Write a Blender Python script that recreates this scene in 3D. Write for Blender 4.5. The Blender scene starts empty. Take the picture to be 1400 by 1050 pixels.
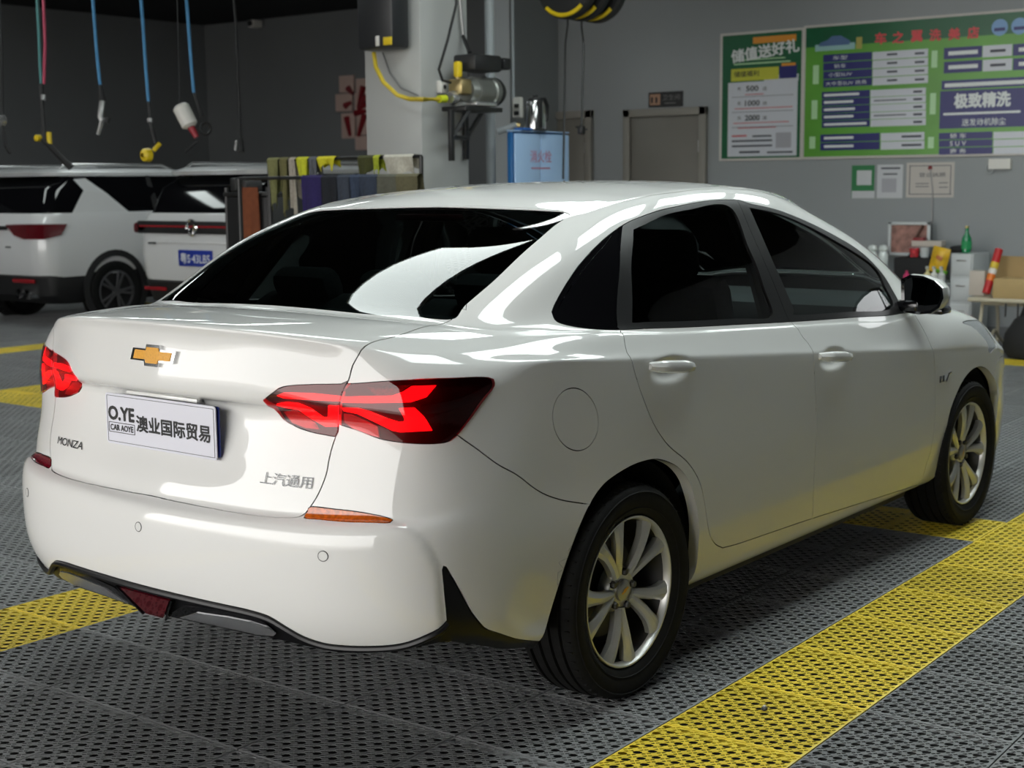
# A white sedan parked in a car-wash bay, seen from its rear right corner.
import bpy, bmesh, math, random
import numpy as np
from mathutils import Vector, Matrix
from mathutils.geometry import delaunay_2d_cdt

SC = bpy.context.scene
COL = SC.collection
random.seed(7); np.random.seed(7)

# ---------------------------------------------------------------- camera
FPX = 1957.82                                  # focal length in pixels of the 1400 x 1050 frame
CAM = np.array([-3.442, -3.032, 1.4926]); YAW, PITCH, ROLL = 0.64636, 0.1392, -0.0092
_f = np.array([math.cos(YAW)*math.cos(PITCH), math.sin(YAW)*math.cos(PITCH), -math.sin(PITCH)])
_r = np.cross(_f, [0, 0, 1]); _r /= np.linalg.norm(_r); _u = np.cross(_r, _f)
_r, _u = _r*math.cos(ROLL)+_u*math.sin(ROLL), -_r*math.sin(ROLL)+_u*math.cos(ROLL)
cd = bpy.data.cameras.new('camera'); cam = bpy.data.objects.new('camera', cd); COL.objects.link(cam)
cd.sensor_width = 36; cd.lens = FPX/1400*36; cd.clip_start = .05; cd.clip_end = 200
cd.dof.use_dof = True; cd.dof.focus_distance = 4.15; cd.dof.aperture_fstop = 5.0
M = Matrix.Identity(4)
for i in range(3):
    M[i][0], M[i][1], M[i][2], M[i][3] = _r[i], _u[i], -_f[i], CAM[i]
cam.matrix_world = M
SC.camera = cam

# ---------------------------------------------------------------- daylight outside the open shop front
w = bpy.data.worlds.new('World'); SC.world = w; w.use_nodes = True
bg = w.node_tree.nodes['Background']; bg.inputs[0].default_value = (1.0, .985, .955, 1); bg.inputs[1].default_value = 4.2
SC.view_settings.view_transform = 'Standard'; SC.view_settings.look = 'None'
SC.view_settings.gamma = 1; SC.view_settings.use_curve_mapping = False
SC.view_settings.exposure = 0.28
LAMP = 7.5                                     # emission of the ceiling light panels

# ---------------------------------------------------------------- helpers
def srgb(r, g, b):
    return tuple(((c/255)/12.92 if c/255 <= .04045 else ((c/255+.055)/1.055)**2.4) for c in (r, g, b))+(1,)

MATS = {}
def mat(name, col, rough=.5, metal=0, coat=0, emit=0, noise=0, scale=8, bump=0, spec=.5, coat_rough=.03, detail=3):
    if name in MATS: return MATS[name]
    m = bpy.data.materials.new(name); m.use_nodes = True; nt = m.node_tree; b = nt.nodes['Principled BSDF']
    if len(col) == 3: col = (*col, 1)
    b.inputs['Base Color'].default_value = col; b.inputs['Roughness'].default_value = rough
    b.inputs['Metallic'].default_value = metal; b.inputs['Coat Weight'].default_value = coat
    b.inputs['Coat Roughness'].default_value = coat_rough; b.inputs['Specular IOR Level'].default_value = spec
    if emit:
        b.inputs['Emission Color'].default_value = col; b.inputs['Emission Strength'].default_value = emit
    if noise or bump:
        tc = nt.nodes.new('ShaderNodeTexCoord'); n = nt.nodes.new('ShaderNodeTexNoise')
        n.inputs['Scale'].default_value = scale; n.inputs['Detail'].default_value = detail
        nt.links.new(tc.outputs['Object'], n.inputs['Vector'])
        if noise:
            r = nt.nodes.new('ShaderNodeValToRGB')
            r.color_ramp.elements[0].position = .3; r.color_ramp.elements[1].position = .7
            r.color_ramp.elements[0].color = tuple(c*(1-noise) for c in col[:3])+(1,)
            r.color_ramp.elements[1].color = tuple(min(1, c*(1+noise)) for c in col[:3])+(1,)
            nt.links.new(n.outputs['Fac'], r.inputs['Fac']); nt.links.new(r.outputs['Color'], b.inputs['Base Color'])
        if bump:
            bp = nt.nodes.new('ShaderNodeBump'); bp.inputs['Strength'].default_value = bump; bp.inputs['Distance'].default_value = .01
            nt.links.new(n.outputs['Fac'], bp.inputs['Height']); nt.links.new(bp.outputs['Normal'], b.inputs['Normal'])
    MATS[name] = m
    return m

def thin_glass(name, tint, rough=0.0, refl=1.0, ior=1.5):
    """A thin pane: tinted straight-through light plus Fresnel reflection."""
    if name in MATS: return MATS[name]
    m = bpy.data.materials.new(name); m.use_nodes = True; nt = m.node_tree; nt.nodes.clear()
    out = nt.nodes.new('ShaderNodeOutputMaterial'); mix = nt.nodes.new('ShaderNodeMixShader')
    t = nt.nodes.new('ShaderNodeBsdfTransparent'); g = nt.nodes.new('ShaderNodeBsdfGlossy'); fr = nt.nodes.new('ShaderNodeFresnel')
    t.inputs[0].default_value = (*tint, 1); g.inputs[0].default_value = (refl, refl, refl, 1); g.inputs['Roughness'].default_value = rough
    fr.inputs[0].default_value = ior
    nt.links.new(fr.outputs[0], mix.inputs[0]); nt.links.new(t.outputs[0], mix.inputs[1]); nt.links.new(g.outputs[0], mix.inputs[2])
    nt.links.new(mix.outputs[0], out.inputs[0])
    MATS[name] = m
    return m

def tag(o, label=None, cat=None, group=None, kind=None):
    if label: o['label'] = label
    if cat: o['category'] = cat
    if group: o['group'] = group
    if kind: o['kind'] = kind
    return o

def empty(name, loc=(0, 0, 0), rz=0, label=None, cat=None, group=None):
    o = bpy.data.objects.new(name, None); o.empty_display_size = .1
    o.location = loc; o.rotation_euler = (0, 0, rz); COL.objects.link(o)
    return tag(o, label, cat, group)

def obj_from(name, me, parent=None, loc=None, rot=None):
    o = bpy.data.objects.new(name, me); COL.objects.link(o)
    if parent: o.parent = parent
    if loc is not None: o.location = loc
    if rot is not None: o.rotation_euler = rot
    return o

def pyd(name, V, F, m, parent=None, smooth=False, loc=None, rot=None):
    me = bpy.data.meshes.new(name); me.from_pydata([tuple(v) for v in V], [], [tuple(f) for f in F]); me.update()
    if m: me.materials.append(m)
    if smooth: me.polygons.foreach_set('use_smooth', [True]*len(me.polygons))
    return obj_from(name, me, parent, loc, rot)

class MB:
    """Collects boxes, tubes, lathes and prisms and links them as ONE mesh object."""
    def __init__(s): s.V = []; s.F = []; s.S = []
    def add(s, V, F, smooth=False):
        n = len(s.V); s.V += [tuple(v) for v in V]; s.F += [tuple(n+i for i in f) for f in F]; s.S += [smooth]*len(F); return s
    def box(s, c, d, b=0, rot=None):
        """box with centre c, size d and chamfer b"""
        hx, hy, hz = d[0]/2, d[1]/2, d[2]/2; b = min(b, hx*.95, hy*.95, hz*.95)
        if b <= 0:
            V = [(x, y, z) for z in (-hz, hz) for x, y in ((-hx, -hy), (hx, -hy), (hx, hy), (-hx, hy))]
            F = [(3, 2, 1, 0), (4, 5, 6, 7), (0, 1, 5, 4), (1, 2, 6, 5), (2, 3, 7, 6), (3, 0, 4, 7)]
        else:
            bm = bmesh.new(); bmesh.ops.create_cube(bm, size=1)
            for v in bm.verts: v.co = Vector((v.co.x*d[0], v.co.y*d[1], v.co.z*d[2]))
            bmesh.ops.bevel(bm, geom=bm.edges[:], offset=b, segments=2, profile=.5, affect='EDGES')
            bm.verts.index_update(); V = [tuple(v.co) for v in bm.verts]; F = [[v.index for v in f.verts] for f in bm.faces]; bm.free()
        R = rot or Matrix.Identity(3)
        return s.add([tuple(R @ Vector(v)+Vector(c)) for v in V], F, b > 0)
    def tube(s, pts, r, n=10, caps=True):
        pts = [Vector(p) for p in pts]; rr = r if hasattr(r, '__len__') else [r]*len(pts); V = []; up = None
        for i, p in enumerate(pts):
            t = (pts[min(i+1, len(pts)-1)]-pts[max(i-1, 0)]).normalized()
            if up is None or abs(up.dot(t)) > .95: up = Vector((0, 0, 1)) if abs(t.z) < .9 else Vector((1, 0, 0))
            a = t.cross(up).normalized(); up = a.cross(t).normalized()
            V += [p+(a*math.cos(k*2*math.pi/n)+up*math.sin(k*2*math.pi/n))*rr[i] for k in range(n)]
        F = [(i*n+k, i*n+(k+1) % n, (i+1)*n+(k+1) % n, (i+1)*n+k) for i in range(len(pts)-1) for k in range(n)]
        s.add(V, F, True)
        if caps: s.add(V[:n], [tuple(range(n))[::-1]]).add(V[-n:], [tuple(range(n))])
        return s
    def lathe(s, prof, axis='z', c=(0, 0, 0), n=24, smooth=True):
        """prof: list of (radius, height)"""
        V = []; m = len(prof)
        for k in range(n):
            a = 2*math.pi*k/n; ca, sa = math.cos(a), math.sin(a)
            for r, h in prof:
                p = (r*ca, r*sa, h) if axis == 'z' else ((r*ca, h, -r*sa) if axis == 'y' else (h, r*ca, r*sa))
                V.append((p[0]+c[0], p[1]+c[1], p[2]+c[2]))
        F = [(k*m+i, ((k+1) % n)*m+i, ((k+1) % n)*m+i+1, k*m+i+1) for k in range(n) for i in range(m-1)]
        return s.add(V, F, smooth)
    def prism(s, poly, d0, d1, plane='xz'):
        """polygon (a,b) extruded along the third axis from d0 to d1"""
        def P(a, b, d): return {'xz': (a, d, b), 'yz': (d, a, b), 'xy': (a, b, d)}[plane]
        n = len(poly); V = [P(a, b, d0) for a, b in poly]+[P(a, b, d1) for a, b in poly]
        F = [tuple(range(n)), tuple(range(2*n-1, n-1, -1))]+[(i, n+i, n+(i+1) % n, (i+1) % n) for i in range(n)]
        return s.add(V, F)
    def build(s, name, m, parent=None, loc=None, rot=None):
        me = bpy.data.meshes.new(name); me.from_pydata(s.V, [], s.F); me.update()
        if m: me.materials.append(m)
        me.polygons.foreach_set('use_smooth', s.S)
        bm = bmesh.new(); bm.from_mesh(me); bmesh.ops.recalc_face_normals(bm, faces=bm.faces[:])
        for e in bm.edges:
            if len(e.link_faces) == 2 and e.calc_face_angle(0) > .7: e.smooth = False
        bm.to_mesh(me); bm.free()
        return obj_from(name, me, parent, loc, rot)

def copy_tree(o, parent=None):
    c = o.copy(); COL.objects.link(c); c.parent = parent
    for ch in list(o.children): copy_tree(ch, c)
    return c

def text_mesh(body, size=1.0, extrude=0.0, align='CENTER', bold=0.0):
    cu = bpy.data.curves.new('lettering', 'FONT'); cu.body = body; cu.size = size; cu.extrude = extrude; cu.offset = bold
    cu.align_x = align; cu.align_y = 'CENTER'; cu.resolution_u = 3
    o = bpy.data.objects.new('lettering', cu); COL.objects.link(o); bpy.context.view_layer.update()
    me = bpy.data.meshes.new_from_object(o.evaluated_get(bpy.context.evaluated_depsgraph_get()))
    bpy.data.objects.remove(o); bpy.data.curves.remove(cu)
    me.materials.clear()
    return me

def arr(me):
    V = np.zeros(len(me.vertices)*3); me.vertices.foreach_get('co', V); return V.reshape(-1, 3)

def lettering(name, body, m, mapf, width=None, height=None, parent=None, bold=0, align='CENTER', thick=0):
    """text made into a mesh, fitted to width x height, and laid out by mapf(a,b,c)->(x,y,z)"""
    me = text_mesh(body, 1, .0, align, bold); V = arr(me)
    if len(V) == 0: return None
    lo, hi = V.min(0), V.max(0); s = hi-lo
    sx = width/s[0] if width else (height/s[1]); sy = height/s[1] if height else sx
    cx = (lo[0]+hi[0])/2; cy = (lo[1]+hi[1])/2
    if thick:                                   # heavier strokes: the outline repeated round a small circle
        bm = bmesh.new(); ab = [((v[0]-cx)*sx, (v[1]-cy)*sy) for v in V]; P = [[v for v in f.vertices] for f in me.polygons]
        for k in range(9):
            ox, oy = (0, 0) if k == 8 else (thick*math.cos(k*math.pi/4), thick*math.sin(k*math.pi/4))
            vs = [bm.verts.new(Vector(mapf(x+ox, y+oy))+Vector((-.00012*k, -.00002*k, 0))) for x, y in ab]
            for f in P:
                try: bm.faces.new([vs[i] for i in f])
                except ValueError: pass
        bm.to_mesh(me); bm.free(); me.materials.append(m); me.update(); me.name = name
        return obj_from(name, me, parent)
    W = [mapf((v[0]-cx)*sx, (v[1]-cy)*sy) for v in V]
    for v, p in zip(me.vertices, W): v.co = p
    me.materials.append(m); me.update(); me.name = name
    return obj_from(name, me, parent)

# world points on a wall seen at a picture position (used to stand background things at their own distance)
def pix(px, py): return _f+_r*((px-700)/FPX)-_u*((py-525)/FPX)
def on_x(px, py, X): d = pix(px, py); return CAM+d*((X-CAM[0])/d[0])
def on_y(px, py, Y): d = pix(px, py); return CAM+d*((Y-CAM[1])/d[1])
def on_z(px, py, Z): d = pix(px, py); return CAM+d*((Z-CAM[2])/d[2])
def at_d(px, py, D): d = pix(px, py); return CAM+d*(D/float(d @ _f))

# ================================================================ THE SETTING
TS = .4149; TX, TY = -.970, .596                # floor-tile pitch and one tile corner
X1, X2, X0 = 10.0, 13.5, -8.5                   # board wall, far wall, open shop front
YP = float(on_x(764, 200, X1)[1]); YL = float(on_x(286, 200, X2)[1]); YR = -9.5
ZC = float(on_x(286, 34, X2)[2])                # ceiling height

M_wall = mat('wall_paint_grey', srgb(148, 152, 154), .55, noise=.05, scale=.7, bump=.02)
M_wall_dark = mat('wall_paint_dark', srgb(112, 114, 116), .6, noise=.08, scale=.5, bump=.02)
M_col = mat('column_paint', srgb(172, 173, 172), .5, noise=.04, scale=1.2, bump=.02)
M_ceil = mat('ceiling_black_paint', (.006, .006, .007), .9)
M_under = mat('drain_slab', (.006, .006, .006), .9)
M_street = mat('street_concrete', (.42, .41, .39), .8, noise=.1, scale=2)

def structure(o): o['kind'] = 'structure'; return o
floor = structure(MB().box(((X0+X2)/2, (YR+YL)/2, -.06), (X2-X0, YL-YR, .05)).build('floor', M_under))
structure(MB().box((-28, 2, -.06), (39, 90, .06)).build('ground_outside', M_street))
structure(MB().box(((X0+X2)/2, (YR+YL)/2, ZC+.1), (X2-X0, YL-YR, .2)).build('ceiling', M_ceil))
structure(MB().box((X1+.1, (YR+YP)/2, ZC/2-.05), (.2, YP-YR, ZC+.1)).build('wall_board_side', M_wall))
xq = float(on_y(698, 200, YP)[0])
structure(MB().box(((xq+X2)/2, YP+.15, ZC/2-.05), (X2-xq, .3, ZC+.1)).build('wall_partition', M_wall))
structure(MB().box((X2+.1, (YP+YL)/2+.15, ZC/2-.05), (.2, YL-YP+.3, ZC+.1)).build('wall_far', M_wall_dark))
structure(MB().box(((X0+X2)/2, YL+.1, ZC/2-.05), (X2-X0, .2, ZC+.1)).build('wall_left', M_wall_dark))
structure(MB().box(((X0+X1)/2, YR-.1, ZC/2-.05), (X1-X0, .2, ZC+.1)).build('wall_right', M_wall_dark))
structure(MB().box(((X0+X1)/2, YR+.012, .06), (X1-X0, .02, .12)).build('baseboard_right', M_wall_dark))
structure(MB().box((X1-.012, (YR+YP)/2, .06), (.02, YP-YR-.1, .12)).build('baseboard_board_side', M_wall_dark))
for y0_, y1_ in ((YR, -3.8), (9.4, YL)):      # added unseen walls, narrowing the open front to keep daylight off the car
    structure(MB().box((X0+.1, (y0_+y1_)/2, ZC/2-.05), (.2, y1_-y0_, ZC+.1)).build('wall_daylight_block', M_wall))
# square column beside the bay
cx0 = float(at_d(577, 200, 11.0)[0]); cy0 = float(at_d(577, 200, 11.0)[1])
cw = float(on_x(501, 200, cx0)[1])-cy0; cl = float(on_y(641, 200, cy0)[0])-cx0
structure(MB().box((cx0+cl/2, cy0+cw/2, ZC/2), (cl, cw, ZC), .012).build('wall_column', M_col))

# two flush doors in the board wall
M_door = mat('door_laminate', srgb(118, 114, 107), .45, noise=.03, scale=3)
M_frame = mat('door_frame_laminate', srgb(138, 134, 127), .45)
M_blackmetal = mat('black_metal', (.012, .012, .013), .4)
M_steel = mat('brushed_steel', (.55, .55, .56), .3, metal=1)
for n, (pa, pb, pt) in enumerate((((855, 300), (967, 300), 146), ((752, 300), (812, 300), 150)), 1):
    y1 = float(on_x(pa[0], 300, X1)[1]); y0 = float(on_x(pb[0], 300, X1)[1]); zt = float(on_x((pa[0]+pb[0])/2, pt+2, X1)[2])
    d = structure(empty('door_%d' % n, (X1, (y0+y1)/2, 0)))
    W = y1-y0; fw = .085
    f = MB()
    for s in (-1, 1): f.box((-.03, s*(W/2-fw/2), zt/2), (.06, fw, zt), .006)
    f.box((-.03, 0, zt-fw/2), (.06, W, fw), .006).build('door_frame', M_frame, d)
    lf = MB().box((-.014, 0, (zt-fw)/2+.004), (.03, W-2*fw-.012, zt-fw-.016), .003).build('door_leaf', M_door, d)
    hs = MB()
    for z in (zt*.82, zt*.4): hs.tube([(-.035, -(W/2-fw-.005), z-.06), (-.035, -(W/2-fw-.005), z+.06)], .012, 8)
    hs.build('hinge', M_steel, d)
    MB().box((-.034, W/2-fw-.07, 1.02), (.012, .04, .16), .003).tube([(-.04, W/2-fw-.07, 1.05), (-.075, W/2-fw-.07, 1.05), (-.075, W/2-fw-.19, 1.05)], .008, 8).build('door_handle', M_steel, d)

# ---------------------------------------------------------------- perforated plastic floor tiles
def tile_mesh():
    n = 14; T = TS-.0042; mar = .004; c = (T-2*mar)/n
    def cell(kind):
        P = [(-c/2, -c/2), (c/2, -c/2), (c/2, c/2), (-c/2, c/2)]; E = [(0, 1), (1, 2), (2, 3), (3, 0)]; loops = []
        q = math.sqrt(.5)
        if kind == 0:
            # rounded drain hole, a little longer along the rows
            L = [(math.cos(a)*.0132, math.sin(a)*.0116) for a in [k*math.pi/4+.2 for k in range(8)]]
            loops.append([(q*(a+b), q*(-a+b)) for a, b in L])
        else:
            for sb in (-1, 1):
                for sa in (-1, 1):
                    a0, a1 = sa*.0010, sa*.0128; b0, b1 = sb*.0072-.0040, sb*.0072+.0040
                    L = [(a0, b0), (a1, b0), (a1, b1), (a0, b1)]
                    if sa < 0: L = [(a1, b0), (a0, b0), (a0, b1), (a1, b1)]
                    loops.append([(q*(a+b), q*(-a+b)) for a, b in L])
        for L in loops:
            k = len(P); P += L; E += [(k+i, k+(i+1) % len(L)) for i in range(len(L))]
        r = delaunay_2d_cdt([Vector(p) for p in P], E, [], 0, 1e-7)
        V = [tuple(v) for v in r[0]]
        def inside(p):
            for L in loops:
                s = [(L[(i+1) % len(L)][0]-L[i][0])*(p[1]-L[i][1])-(L[(i+1) % len(L)][1]-L[i][1])*(p[0]-L[i][0]) for i in range(len(L))]
                if all(x > 0 for x in s) or all(x < 0 for x in s): return True
            return False
        F = [f for f in r[2] if not inside((sum(V[i][0] for i in f)/3, sum(V[i][1] for i in f)/3))]
        return V, F, loops
    cells = [cell(0), cell(1)]; V = []; F = []; top = 0; dep = -.0016
    for i in range(n):
        for j in range(n):
            cv, cf, cl_ = cells[(i+j) % 2]; ox, oy = (i+.5)*c-T/2+mar, (j+.5)*c-T/2+mar; k = len(V)
            V += [(x+ox, y+oy, top) for x, y in cv]; F += [tuple(k+t for t in f) for f in cf]
            for L in cl_:
                k = len(V); m = len(L)
                V += [(x+ox, y+oy, top) for x, y in L]+[(x+ox, y+oy, dep) for x, y in L]
                F += [(k+t, k+m+t, k+m+(t+1) % m, k+(t+1) % m) for t in range(m)]
    k = len(V); a, b = T/2, T/2-mar
    V += [(x*b, y*b, top) for x, y in ((-1, -1), (1, -1), (1, 1), (-1, 1))]+[(x*a, y*a, top-.0012) for x, y in ((-1, -1), (1, -1), (1, 1), (-1, 1))]+[(x*a, y*a, -.022) for x, y in ((-1, -1), (1, -1), (1, 1), (-1, 1))]
    for t in range(4):
        u = (t+1) % 4; F += [(k+t, k+4+t, k+4+u, k+u), (k+4+t, k+8+t, k+8+u, k+4+u)]
    me = bpy.data.meshes.new('floor_tile'); me.from_pydata(V, [], F); me.update()
    bm = bmesh.new(); bm.from_mesh(me); bmesh.ops.recalc_face_normals(bm, faces=bm.faces[:])
    for f in bm.faces:
        if abs(f.normal.z) > .9 and f.normal.z < 0: f.normal_flip()
    bm.to_mesh(me); bm.free()
    return me

def tile_mat(name, col):
    m = mat(name, col, .42, noise=.10, scale=9, bump=.05, detail=4); nt = m.node_tree; b = nt.nodes['Principled BSDF']
    ramp = [n for n in nt.nodes if n.type == 'VALTORGB'][0]; inf = nt.nodes.new('ShaderNodeObjectInfo')
    mr = nt.nodes.new('ShaderNodeMapRange'); mr.inputs['To Min'].default_value = .86; mr.inputs['To Max'].default_value = 1.1
    mx = nt.nodes.new('ShaderNodeMix'); mx.data_type = 'RGBA'; mx.blend_type = 'MULTIPLY'; mx.inputs['Factor'].default_value = 1
    nt.links.new(inf.outputs['Random'], mr.inputs['Value']); nt.links.new(ramp.outputs['Color'], mx.inputs['A'])
    nt.links.new(mr.outputs['Result'], mx.inputs['B']); nt.links.new(mx.outputs['Result'], b.inputs['Base Color'])
    return m
M_tile_g = tile_mat('tile_plastic_grey', (.245, .254, .258)); M_tile_y = tile_mat('tile_plastic_yellow', (.90, .69, .06))
tm_g = tile_mesh(); tm_g.materials.append(M_tile_g); tm_y = tm_g.copy(); tm_y.materials.clear(); tm_y.materials.append(M_tile_y); tm_y.name = 'floor_tile_yellow'
def yellow(i, j):
    # lane lines: i counts tiles along the bay, j across it (to the right)
    if j in (4, -2, -14, -20) and i < 23: return True
    if i == 8 and -14 <= j <= 4: return True
    return i == 22 and j <= 4
cand = []
for i in range(-19, 34):
    for j in range(-40, 24):
        c = np.array([TX+(i+.5)*TS, TY-(j+.5)*TS, 0.])
        if not (X0+.3 < c[0] < X2-.3 and YR+.3 < c[1] < YL-.3): continue
        if c[0] > X1-.25 and c[1] < YP+.3: continue
        d = c-CAM; z = d @ _f
        if z < .5: continue
        px, py = 700+FPX*(d @ _r)/z, 525-FPX*(d @ _u)/z
        hid = 110 < px < 1180 and py < 690        # stands behind the car
        m = FPX*.3/z
        vis = -m < px < 1400+m and py < 1050+m and not hid
        cand.append((0 if vis else 1, z, i, j, c))
cand.sort(key=lambda t: (t[0], t[1])); far = {False: [], True: []}
for k, (_, z, i, j, c) in enumerate(cand):
    y = yellow(i, j)
    if k < 300 and _ == 0:
        o = obj_from('floor_tile', tm_y if y else tm_g, floor, tuple(c))
        o.rotation_euler[2] = 0
        if y: o.color = (1, .8, 0, 1)
    else: far[y].append(tuple(c))
def scatter(name, pts, me, label, m):
    """the tiles past the three hundred nearest: same tile on every point, one object"""
    src = bpy.data.meshes.new(name); src.from_pydata(pts, [], []); o = obj_from(name, src); src.materials.append(m)
    ng = bpy.data.node_groups.new(name, 'GeometryNodeTree')
    ng.interface.new_socket('Geometry', in_out='INPUT', socket_type='NodeSocketGeometry'); ng.interface.new_socket('Geometry', in_out='OUTPUT', socket_type='NodeSocketGeometry')
    gi = ng.nodes.new('NodeGroupInput'); go = ng.nodes.new('NodeGroupOutput'); ip = ng.nodes.new('GeometryNodeInstanceOnPoints'); oi = ng.nodes.new('GeometryNodeObjectInfo')
    oi.inputs['Object'].default_value = [x for x in floor.children if x.data == me][0]; oi.inputs['As Instance'].default_value = True
    ng.links.new(gi.outputs[0], ip.inputs['Points']); ng.links.new(oi.outputs['Geometry'], ip.inputs['Instance']); ng.links.new(ip.outputs[0], go.inputs[0])
    md = o.modifiers.new('tiles', 'NODES'); md.node_group = ng
    o.parent = floor
    return tag(o, label, None, None, 'stuff')
scatter('floor_tile_field', far[False], tm_g, 'grey perforated floor tiles farther off', M_tile_g)
scatter('floor_stripe_field', far[True], tm_y, 'yellow perforated floor tiles of the far lane lines', M_tile_y)

# ---------------------------------------------------------------- ceiling light panels
M_lamp = mat('lamp_diffuser', (.91, 1.0, .975), .5, emit=LAMP); M_lframe = mat('lamp_frame', (.6, .6, .6), .4)
def make_light(L, W):
    r = empty('ceiling_light')
    f = MB()
    for s in (-1, 1):
        f.box((0, s*(W/2+.015), .03), (L+.06, .03, .06)); f.box((s*(L/2+.015), 0, .03), (.03, W, .06))
    f.build('frame', M_lframe, r)
    MB().box((0, 0, .035), (L, W, .03)).build('diffuser', M_lamp, r)
    return r
rows = ((-1.1, 1.1, (.4, 2.7, 5.0, 7.3)), (2.3, .95, (1.6, 4.4)), (8.4, .62, (3.0, 7.0)), (11.6, .62, (4.6, 8.0)))  # last row is added out of view to brighten the SUVs
proto = {}
for ry, wd, xs in rows:
    for x in xs:
        o = copy_tree(proto[wd]) if wd in proto else make_light(1.75, wd)
        proto.setdefault(wd, o)
        o.location = (x, ry, ZC-.065)
        tag(o, 'white rectangular ceiling light panel over the bays', 'light', 'ceiling light panels')

# ================================================================ THE SEDAN
# One smooth master surface (half the body, y > 0) is cut into panels along the car's real gaps.
PHI = .02046
sedan = empty('sedan', (0, 0, 0), -PHI, 'white four-door sedan in the middle bay, red tail lamps lit', 'car')
def interp(x,xs,ys): return np.interp(x,xs,ys)
def pchip(x,xs,ys):
    xs=np.array(xs,float);ys=np.array(ys,float);h=np.diff(xs);d=np.diff(ys)/h
    m=np.zeros(len(xs))
    for i in range(1,len(xs)-1):
        if d[i-1]*d[i]>0:
            w1=2*h[i]+h[i-1];w2=h[i]+2*h[i-1]; m[i]=(w1+w2)/(w1/d[i-1]+w2/d[i])
    m[0]=d[0];m[-1]=d[-1]
    x=np.clip(np.asarray(x,float),xs[0],xs[-1]); i=np.clip(np.searchsorted(xs,x,'right')-1,0,len(h)-1)
    t=(x-xs[i])/h[i]
    return (2*t**3-3*t**2+1)*ys[i]+(t**3-2*t**2+t)*h[i]*m[i]+(-2*t**3+3*t**2)*ys[i+1]+(t**3-t**2)*h[i]*m[i+1]
NC,NR=24,21
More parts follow.
